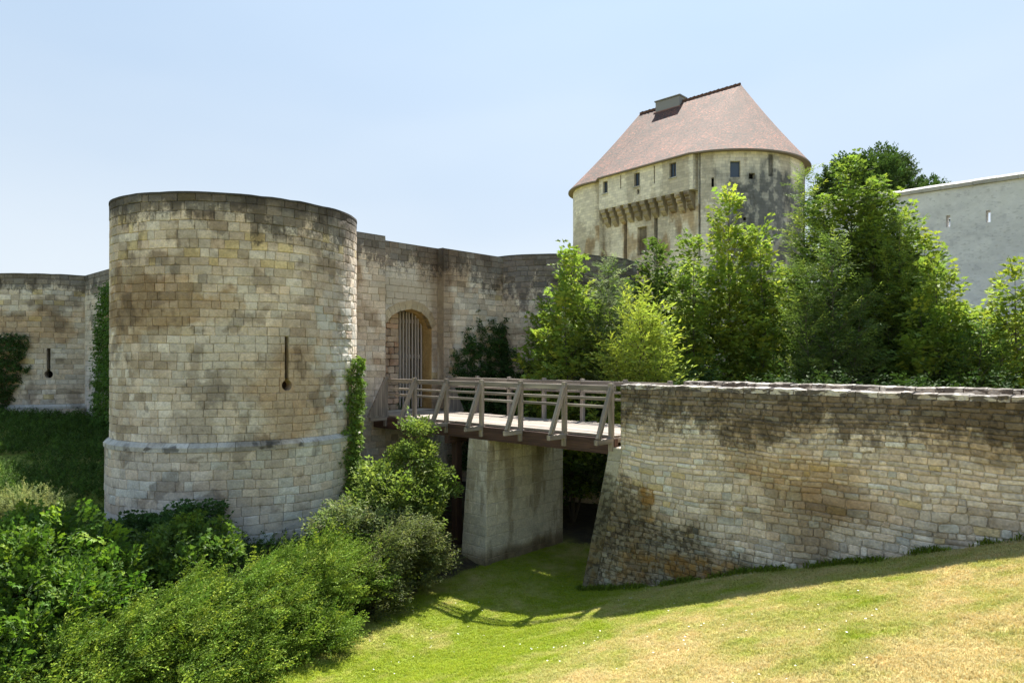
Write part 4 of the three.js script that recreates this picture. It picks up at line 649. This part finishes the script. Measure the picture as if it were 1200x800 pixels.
sap(104, 772, 292, 24.2, 1.35, 'maple', GREEN.dark, 'maple_sapling', 'dark green maple sapling standing behind the pale willow shrub', { mix: GREEN.maple, leaders: [[0, 0, 1], [-0.7, 0, 0.85], [0.8, 0, 0.93]], gap: 0.17 });
sap(105, 856, 232, 22.4, 1.35, 'maple', GREEN.yellow, 'maple_sapling', 'tall pointed yellow-green maple sapling in front of the gatehouse round corner', { mix: GREEN.maple, leaders: [[0, 0, 1], [0.75, 0, 0.82], [-0.85, 0.1, 0.76]], gap: 0.16, trunk: 0.08, side: 0.8 });
sap(106, 815, 285, 21.5, 0.9, 'maple', GREEN.maple, 'maple_sapling', 'narrow maple sapling between the dark one and the tall pointed one', { mix: GREEN.yellow, leaders: [[0, 0, 1], [-0.35, 0, 0.85]] });
sap(107, 893, 272, 21.8, 1.0, 'maple', GREEN.maple, 'maple_sapling', 'shorter maple sapling against the tall pointed one, under the gatehouse wall', { mix: GREEN.yellow, leaders: [[0, 0, 1], [0.4, 0, 0.8]] });
sap(108, 940, 205, 23.2, 1.0, 'ash', GREEN.ash, 'ash_sapling', 'tall slender ash sapling covering the edge of the gatehouse', { mix: GREEN.yellow, leaders: [[0, 0, 1], [0.45, 0, 0.9]], gap: 0.15, trunk: 0.08 });
sap(109, 1000, 196, 22.2, 1.75, 'maple', GREEN.maple, 'maple_tree', 'bushiest and tallest maple, spreading in front of the rampart end', { mix: GREEN.dark, leaders: [[0, 0, 1], [-0.9, 0, 0.9], [0.9, 0.2, 0.95], [0.3, -0.6, 0.8], [1.6, 0, 0.86]], gap: 0.17, trunk: 0.11, side: 0.85 });
sap(110, 1058, 258, 21.2, 1.15, 'ash', GREEN.ash, 'ash_sapling', 'leafy ash sapling in front of the pale rampart wall', { mix: GREEN.yellow, leaders: [[0, 0, 1], [0.8, 0, 0.85], [-0.6, 0, 0.9]], gap: 0.15 });
sap(111, 1102, 318, 19.5, 1.2, 'maple', GREEN.maple, 'maple_sapling', 'low maple sapling at the foot of the rampart, next to the leafy ash', { mix: GREEN.yellow, leaders: [[0, 0, 1], [0.6, 0, 0.85], [-0.5, 0.2, 0.9]] });
sap(112, 1190, 322, 19.0, 1.15, 'maple', GREEN.yellow, 'maple_sapling', 'bright maple sapling standing alone past the rampart loopholes', { mix: GREEN.maple, leaders: [[0, 0, 1], [-0.5, 0, 0.82], [0.7, 0, 0.9]] });
sap(113, 975, 285, 19.6, 1.4, 'ash', GREEN.dark, 'ash_sapling', 'dark leafy ash sapling close behind the ramp parapet', { mix: GREEN.ash, leaders: [[0, 0, 1], [-0.8, 0, 0.9], [0.8, 0, 0.85]], gap: 0.16 });
sap(114, 925, 320, 24.0, 1.3, 'maple', GREEN.maple, 'maple_sapling', 'squat maple sapling between the two ash saplings', { leaders: [[0, 0, 1], [-0.6, 0, 0.9], [0.6, 0, 0.9]] });
sap(117, 1028, 255, 23.5, 1.2, 'maple', GREEN.maple, 'maple_sapling', 'full maple sapling crowded between the tallest maple and the leafy ash', { mix: GREEN.yellow, leaders: [[0, 0, 1], [0.7, 0, 0.9], [-0.6, 0.2, 0.92]], gap: 0.17 });
sap(118, 1086, 285, 22.5, 1.3, 'maple', GREEN.yellow, 'maple_sapling', 'sunny maple sapling rising behind the low one at the rampart foot', { mix: GREEN.maple, leaders: [[0, 0, 1], [0.7, 0, 0.88], [-0.5, 0, 0.9]] });
sap(119, 640, 360, 23.0, 0.9, 'maple', GREEN.maple, 'maple_sapling', 'short maple sapling close to the dark ivy on the gate wall', { mix: GREEN.yellow, leaders: [[0, 0, 1], [-0.4, 0, 0.85]] });
sap(120, 1150, 372, 20.5, 1.1, 'maple', GREEN.maple, 'maple_sapling', 'short bushy maple behind the rounded elder shrub', { mix: GREEN.yellow, leaders: [[0, 0, 1], [0.6, 0, 0.9], [-0.5, 0, 0.85]] });
sap(115, 1150, 385, 18.4, 0.95, 'elder', GREEN.elder, 'elder_shrub', 'rounded elder shrub filling the gap before the lone bright sapling', { category: 'shrub', mix: GREEN.maple, leaders: [[0, 0, 1], [-0.5, 0, 0.9], [0.5, 0, 0.9]], low: 0.45, gap: 0.13 });
{ // undergrowth that closes the gap behind the parapet
  const r = randomFrom(120), list = [];
  for (let i = 0; i < 5200; i++) { const s = -8.5 + 19.5 * r(), o = (s < -1 ? 4.2 : 3.3) + 3.2 * r(), x = W0[0] + D2[0] * s + S2[0] * o, d = W0[1] + D2[1] * s + S2[1] * o, top = (s < -2.5 ? -2.4 : -1.5) + 1.5 * fbm(s * 0.7, o * 0.7, 3), y = lerp(-4.6, top, Math.pow(r(), 0.55)); list.push({ p: V(x, y, d), dir: dirOf(r() * 6.3, 0.2 + r()), s: 0.8 + 0.6 * r() }); }
  const u = scatter(null, 'undergrowth', SPRAY.elder[0], LEAFDULL, list, [0.035, 0.07, 0.01], r); Object.assign(u.userData, { label: 'dark leafy undergrowth in the moat right behind the ramp parapet', category: 'undergrowth' });
}
{ // old tree beyond the rampart
  const r = randomFrom(130), x = 35.3, d = 66, T = thing('old_tree', 'big round dark green tree crown showing above the rampart wall', 'tree', [x, 3, d]), list = [], lobes = [];
  for (let i = 0; i < 26; i++) { const q = dirOf(r() * 6.28, Math.asin(r() * 1.5 - 0.5)); lobes.push([V(x, 14.6, d).add(new THREE.Vector3(q.x * 4.4, q.y * 3.5, q.z * 4.4)), 1.3 + 0.9 * r()]); }
  lobes.push([V(x, 14.6, d), 3.6]);
  for (const [c, rad] of lobes) for (let i = 0; i < 190; i++) { const q = dirOf(r() * 6.28, Math.asin(2 * r() - 1)); list.push({ p: c.clone().addScaledVector(q, rad * (0.75 + 0.3 * r())), dir: q.clone().add(new THREE.Vector3(0, 0.3, 0)), s: 0.55 + 0.4 * r() }); }
  part(T, 'trunk', tube([V(x, 3, d), V(x + 0.2, 8, d), V(x, 13, d)], [0.55, 0.45, 0.3], 9), BARK);
  const limbs = lobes.slice(0, 14).map(([c]) => tube([V(x, 10, d), V(x, 11.5, d).lerp(c, 0.5), c], [0.2, 0.13, 0.05], 5)); part(T, 'limbs', mergeGeometries(limbs), BARK, { kind: 'stuff' });
  scatter(T, 'crown', SPRAY.far[0], LEAFDULL, list, GREEN.far, r);
}
// ---------- ivy ----------
function ivy(name, label, seed, map, inside, u0, u1, v0, v1, n, tint, foot, thick = 0.16) {
  const r = randomFrom(seed), f = map(foot[0], foot[1], 0), T = thing(name, label, 'ivy', [f.x, f.y, -f.z]), list = [], stems = [];
  const out = map(foot[0], foot[1], 1).sub(f).normalize();
  for (let i = 0; i < n * 6 && list.length < n; i++) { const u = lerp(u0, u1, r()), v = lerp(v0, v1, r()); const k = inside(u, v) + (fbm(u * 3 + seed, v * 3, 3) - 0.5) * 0.5; if (k < 0) continue; const o = 0.02 + thick * Math.min(1, k * 2) * r(), p = map(u, v, o), nn = map(u, v, 1).sub(map(u, v, 0)); list.push({ p, dir: nn.clone().multiplyScalar(0.35).add(new THREE.Vector3((r() - 0.5) * 1.2, -0.5 + r() * 0.8, (r() - 0.5) * 1.2)), up: nn.clone().multiplyScalar(1).add(new THREE.Vector3(0, 0.7, 0)), s: 0.75 + 0.6 * r(), roll: 0.6 }); }
  for (let i = 0; i < 5; i++) { const pts = range(0, 1, 6).map((t) => { const v = lerp(foot[1], lerp(v0, v1, 0.55 + 0.3 * r()), t), u = lerp(foot[0], lerp(u0, u1, (i + 0.5) / 5), t * 0.6); return map(u + Math.sin(t * 7 + i) * 0.06, v, 0.03); }); stems.push(tube(pts, pts.map((_, j) => 0.022 - 0.0025 * j), 5)); }
  part(T, 'stems', mergeGeometries(stems), BARK, { kind: 'stuff' }); void out;
  scatter(T, 'leaves', SPRAY.ivy[seed % 2], LEAFDULL, list, tint, r, 0.35);
}
ivy('wall_ivy', 'dark ivy spreading over the gate wall beside the arched gateway', 201, gateMap, (u, v) => { const t = u < 3.6 ? 0.1 : u < 4.1 ? 0.55 + Math.sin(u * 9) * 0.25 : u < 4.9 ? 0.9 + 0.35 * Math.sin(u * 8) : 1.1; return Math.min(t - v + 0.25, (u - 3.05) * 1.5); }, 3.0, 5.7, -3.6, 1.7, 1900, GREEN.ivy, [4.3, -4.8], 0.22);
ivy('wall_ivy', 'dark ivy at the inner corner of the blackened round tower', 202, rightTower.map, (u, v) => Math.min(0.75 - v - (u + 1.6) * 0.9, 1.4), -2.1, 0.2, -3.6, 1.0, 900, GREEN.ivy, [-1.4, -4.8], 0.25);
ivy('tower_ivy', 'light green creeper climbing the sunlit edge of the big round tower', 203, mainTower.map, (u, v) => Math.min(0.3 - Math.abs(u - 3.35 - 0.1 * v) * 0.9, (0.1 - v) * 0.8), 2.5, 4.3, -4.2, 0.0, 700, [0.13, 0.21, 0.03], [3.4, -4.4], 0.2);
ivy('wall_ivy', 'bright green ivy column climbing the curtain wall between the towers', 204, planeMap([-18.75, 30.05], D2, neg(S2)), (u, v) => Math.min((u - 1.9 - Math.max(0, -v - 0.6) * -0.1) * 1.2 - Math.max(0, v - 0.8) * 0.45, 1.4), 1.3, 5.2, -3.4, 3.0, 2200, [0.085, 0.17, 0.02], [3.4, -3.3], 0.3);
ivy('wall_ivy', 'thick ivy clump hanging on the farther round tower', 205, towerMap([-21.5, 34], 4.6, 1, [0, -1], [1, 0]), (u, v) => Math.min((0.55 - u + (v < -0.4 ? (v + 0.4) * 0.5 : 0)) * 1.2, 1.1 - v, v + 2.3), -3, 1.0, -2.3, 1.1, 2000, [0.045, 0.095, 0.018], [-1, -2.6], 0.35);

// ---------- shrubs below the big tower ----------
// a dense shrub: sprays through a set of lobes (x, y, d, radius, flatten)
function shrub(o) {
  const r = randomFrom(o.seed), c = o.lobes[0], gy = ground(c[0], c[2]), T = thing(o.name, o.label, o.category || 'shrub', [c[0], gy - 0.05, c[2]], o.group), list = [], stems = [];
  for (const [x, y, d, rad, fl = 0.8] of o.lobes) {
    const n = Math.round(o.density * rad * rad), clumps = Array.from({ length: Math.round(10 + 16 * rad) }, () => { const q = dirOf(r() * 6.283, Math.asin(lerp(-0.5, 1, r()))), k = rad * (0.45 + 0.6 * r()); return [q.x * k, q.y * k * fl, q.z * k, rad * (0.12 + 0.2 * r())]; }), C = V(x, y, d), foot = V(x + (r() - 0.5) * 0.3, ground(x, d) - 0.05, d + (r() - 0.5) * 0.3);
    for (let i = 0; i < 5; i++) { const q = dirOf(i * 1.3 + r(), 0.5 + 0.5 * r()); stems.push(tube([foot, foot.clone().lerp(C, 0.6), C.clone().addScaledVector(q, rad * 0.6)], [0.022, 0.014, 0.006], 5)); }
    for (let i = 0; i < n; i++) {
      const cl = pick(r, clumps), q = dirOf(r() * 6.283, Math.asin(lerp(-0.6, 1, r()))), k = cl[3] * Math.pow(r(), 0.4), p = C.clone().add(new THREE.Vector3(cl[0] + q.x * k, cl[1] + q.y * k, cl[2] + q.z * k));
      if (p.y < ground(p.x, -p.z)) continue;
      const dir = q.clone().multiplyScalar(o.outward ?? 0.7).add(new THREE.Vector3(...(o.bias || [0, 0.6, 0]))).add(new THREE.Vector3((r() - 0.5) * 0.7, (r() - 0.5) * 0.7, (r() - 0.5) * 0.7));
      list.push({ p, dir, s: (o.leaf ?? 1) * (0.7 + 0.6 * r()), roll: 2, tint: o.mix && r() < (o.mixShare ?? 0.3) ? o.mix : undefined });
    }
  }
  part(T, 'stems', mergeGeometries(stems), BARK, { kind: 'stuff' });
  scatter(T, 'foliage', SPRAY[o.kind][o.seed % SPRAY[o.kind].length], o.mat || LEAF, list, o.tint, r, o.spread ?? 0.35); count += list.length;
}
const at = (px, py, d) => [(px - 600) / 800 * d, (421 - py) / 800 * d, d];
shrub({ seed: 301, name: 'hedge', category: 'hedge', label: 'long sprawling small-leaved hedge with arching twigs along the edge of the lawn', kind: 'twig', tint: [0.125, 0.205, 0.02], mix: [0.24, 0.32, 0.035], density: 950, mat: LEAFDULL, bias: [0.75, 0.3, 0.1], outward: 0.55, lobes: [[...at(400, 668, 14.0), 0.85], [...at(350, 690, 13.2), 0.95], [...at(300, 712, 12.5), 1.0], [...at(255, 735, 11.8), 1.0], [...at(205, 752, 11.2), 0.95], [...at(160, 775, 10.6), 0.9], [...at(300, 780, 11.3), 0.62], [...at(370, 745, 12.3), 0.62], [...at(120, 800, 10.0), 0.85], [...at(230, 800, 10.6), 0.8], [...at(60, 830, 9.4), 0.8]] });
shrub({ seed: 302, name: 'cotoneaster_shrub', label: 'grey-green shrub with long arching twigs at the end of the hedge nearest the pier', kind: 'twig', tint: [0.13, 0.155, 0.045], mix: [0.10, 0.135, 0.022], density: 1150, bias: [0.8, 0.3, 0], outward: 0.55, lobes: [[...at(455, 650, 14.8), 0.85], [...at(478, 668, 15.0), 0.65], [...at(425, 680, 14.2), 0.7], [...at(440, 705, 13.9), 0.5]] });
shrub({ seed: 303, name: 'viburnum_shrub', label: 'tall leafy shrub growing up to the bridge deck beside the big tower', kind: 'elder', tint: [0.12, 0.18, 0.02], mix: [0.21, 0.28, 0.05], density: 620, lobes: [[...at(465, 585, 16.6), 0.95, 0.95], [...at(485, 540, 17.0), 0.55], [...at(483, 508, 17.2), 0.35], [...at(512, 575, 17.0), 0.5], [...at(440, 605, 16.0), 0.7], [...at(497, 625, 16.4), 0.62], [...at(436, 565, 16.6), 0.4]] });
shrub({ seed: 304, name: 'bramble_shrub', label: 'pale mixed bramble at the foot of the big tower, in front of the leafy shrub', kind: 'elder', tint: [0.14, 0.19, 0.05], mix: [0.19, 0.22, 0.10], density: 640, leaf: 0.85, lobes: [[...at(410, 618, 15.0), 0.6], [...at(440, 628, 15.2), 0.5], [...at(385, 628, 14.6), 0.4], [...at(470, 630, 15.4), 0.45]] });
shrub({ seed: 305, name: 'maple_shrub', label: 'glossy maple shrub standing where the hedge dips, below the tower plinth', kind: 'maple', leaf: 0.7, tint: [0.08, 0.15, 0.018], mix: [0.15, 0.24, 0.022], density: 640, lobes: [[...at(212, 655, 13.0), 0.75], [...at(178, 665, 12.8), 0.6], [...at(245, 650, 13.4), 0.5], [...at(205, 690, 12.6), 0.6]] });
shrub({ seed: 306, name: 'maple_shrub', label: 'big bright green maple shrub with large leaves beside the dark bank', kind: 'maple', leaf: 0.6, tint: [0.075, 0.155, 0.012], mix: [0.16, 0.26, 0.016], density: 620, lobes: [[...at(55, 665, 11.2), 0.95], [...at(20, 700, 10.6), 0.95], [...at(100, 690, 11.2), 0.7], [...at(35, 640, 11.6), 0.6], [...at(70, 740, 10.4), 0.85], [...at(10, 770, 9.8), 0.9], [...at(105, 655, 11.6), 0.4]] });
shrub({ seed: 307, name: 'pale_shrub', label: 'pale yellowish fine-leaved shrub in full sun on the bank', kind: 'fine', tint: GREEN.straw, mix: [0.19, 0.24, 0.07], density: 900, lobes: [[...at(22, 615, 15.8), 0.8], [...at(58, 622, 15.6), 0.5], [...at(-15, 618, 15.6), 0.8]] });
shrub({ seed: 308, name: 'dark_shrub', label: 'low dark leafy plants against the foot of the big tower', kind: 'maple', leaf: 0.6, mat: LEAFDULL, tint: [0.05, 0.105, 0.02], density: 560, lobes: [[...at(215, 618, 14.3), 0.42], [...at(245, 614, 14.5), 0.38], [...at(185, 622, 14.4), 0.35], [...at(150, 628, 14.4), 0.4]] });
{ // ground cover on the bank
  const r = randomFrom(320), list = [];
  for (let i = 0; i < 60000; i++) { const x = lerp(-25, -2, r()), d = lerp(9, 31, r()), aw = (x + 4.1) * -0.87 + (d - 11.07) * 0.49; if (aw < 0.3 || x / d < -0.85 || (aw > 7.5 && fbm(x * 0.8, d * 0.8, 3) < 0.3)) continue; const y = ground(x, d); list.push({ p: V(x, y + 0.02 + 0.12 * r() * fbm(x, d, 2), d), dir: dirOf(r() * 6.3, 0.25 + r()), s: 0.7 + 0.9 * r() }); }
  const u = scatter(null, 'ground_cover', SPRAY.fine[0], LEAFDULL, list, [0.06, 0.115, 0.013], r, 0.5); Object.assign(u.userData, { label: 'dark green ground cover over the bank below the towers', category: 'ground cover' });
}
{ // mown grass
  const r = randomFrom(330), m = new MB(); for (let i = 0; i < 8; i++) { const a = r() * 6.28, b = r() * 6.28, rr = 0.045 * Math.sqrt(r()), p = new THREE.Vector3(Math.cos(a) * rr, 0, Math.sin(a) * rr), h = 0.022 + 0.03 * r(), e = new THREE.Vector3(Math.cos(b), 0, Math.sin(b)), s = new THREE.Vector3(-e.z, 0, e.x).multiplyScalar(0.0024), k = p.clone().addScaledVector(e, h * 0.3).setY(h * 0.7), t = p.clone().addScaledVector(e, h * 0.8).setY(h); m.quad(p.clone().sub(s), p.clone().add(s), k.clone().add(s), k.clone().sub(s), [0, 0], [0, 0], [0, 0], [0, 0]); m.tri(k.clone().sub(s), k.clone().add(s), t, [0, 0], [0, 0], [0, 0], [1, 1, 1]); }
  const g = m.geometry(), list = [];
  for (let i = 0; i < 640000; i++) {
    const d = 3.6 + 15.5 * Math.pow(r(), 0.9), x = lerp(-0.5, 0.84, r()) * d; if (soilAt(x, d) > 0.35 + 0.4 * r()) continue; const rr = x * S2[0] + d * S2[1], q = x * D2[0] + d * D2[1]; if (q > -9.4 && rr > 11.9) continue; if (r() > 0.55) continue;
    const k = lawnDry(x, d), y = ground(x, d), f = clamp(k + (r() - 0.5) * 0.28); list.push({ p: V(x, y - 0.004, d), dir: dirOf(r() * 6.28, 0), s: 0.5 + 0.5 * r(), roll: 0.3, tint: [lerp(0.265, 0.56, f), lerp(0.335, 0.46, f), lerp(0.012, 0.215, f)] });
  }
  for (let i = 0; i < 1500; i++) { // longer blades the mower leaves along the foot of the wall and pier
    const s = lerp(-1.0, 8.5, r()), o = 0.02 + 0.16 * r() * r(), x = W0[0] + D2[0] * s - S2[0] * o, d = W0[1] + D2[1] * s - S2[1] * o; if (fbm(s * 2.5, 4, 2) + 0.2 * r() < 0.5) continue;
    list.push({ p: V(x, ground(x, d) - 0.01, d), dir: dirOf(r() * 6.28, 0), s: 1.2 + 2.2 * r(), roll: 0.3, tint: [0.15, 0.21, 0.015] });
  }
  const u = scatter(null, 'grass', g, leafMaterial(0.2, 0), list, [1, 1, 1], r, 0.16); Object.assign(u.userData, { label: 'mown lawn grass, lush green turning to dry straw up the slope', category: 'grass' });
  const dm = new MB(); for (let i = 0; i < 8; i++) { const a = i * Math.PI / 4, b = a + 0.6, q = (t, k, y) => new THREE.Vector3(Math.cos(t) * k, y, Math.sin(t) * k); dm.tri(q(0, 0, 0.05), q(b, 0.016, 0.052), q(a, 0.016, 0.052), [0, 0], [0, 0], [0, 0], [1, 1, 1]); }
  const dl = []; for (let i = 0; i < 900 && dl.length < 130; i++) { const d = 6 + 10 * r(), x = lerp(-0.3, 0.55, r()) * d; if (soilAt(x, d) > 0.2 || x * S2[0] + d * S2[1] > 11.8 && x * D2[0] + d * D2[1] > -9.4) continue; if (fbm(x * 0.8 + 3, d * 0.8, 3) < 0.5) continue; dl.push({ p: V(x, ground(x, d), d), dir: dirOf(r() * 6.28, 0), s: 0.45 + 0.35 * r(), roll: 0.4, tint: [0.75, 0.74, 0.7] }); }
  const dz = scatter(null, 'daisies', dm.geometry(), plain([1, 1, 1]), dl, [0.75, 0.74, 0.7], r, 0.1); Object.assign(dz.userData, { label: 'small white daisies dotted through the lawn', category: 'daisies' });
  console.log('sprays', count, 'tufts', list.length);
}
renderer.render(scene, camera);
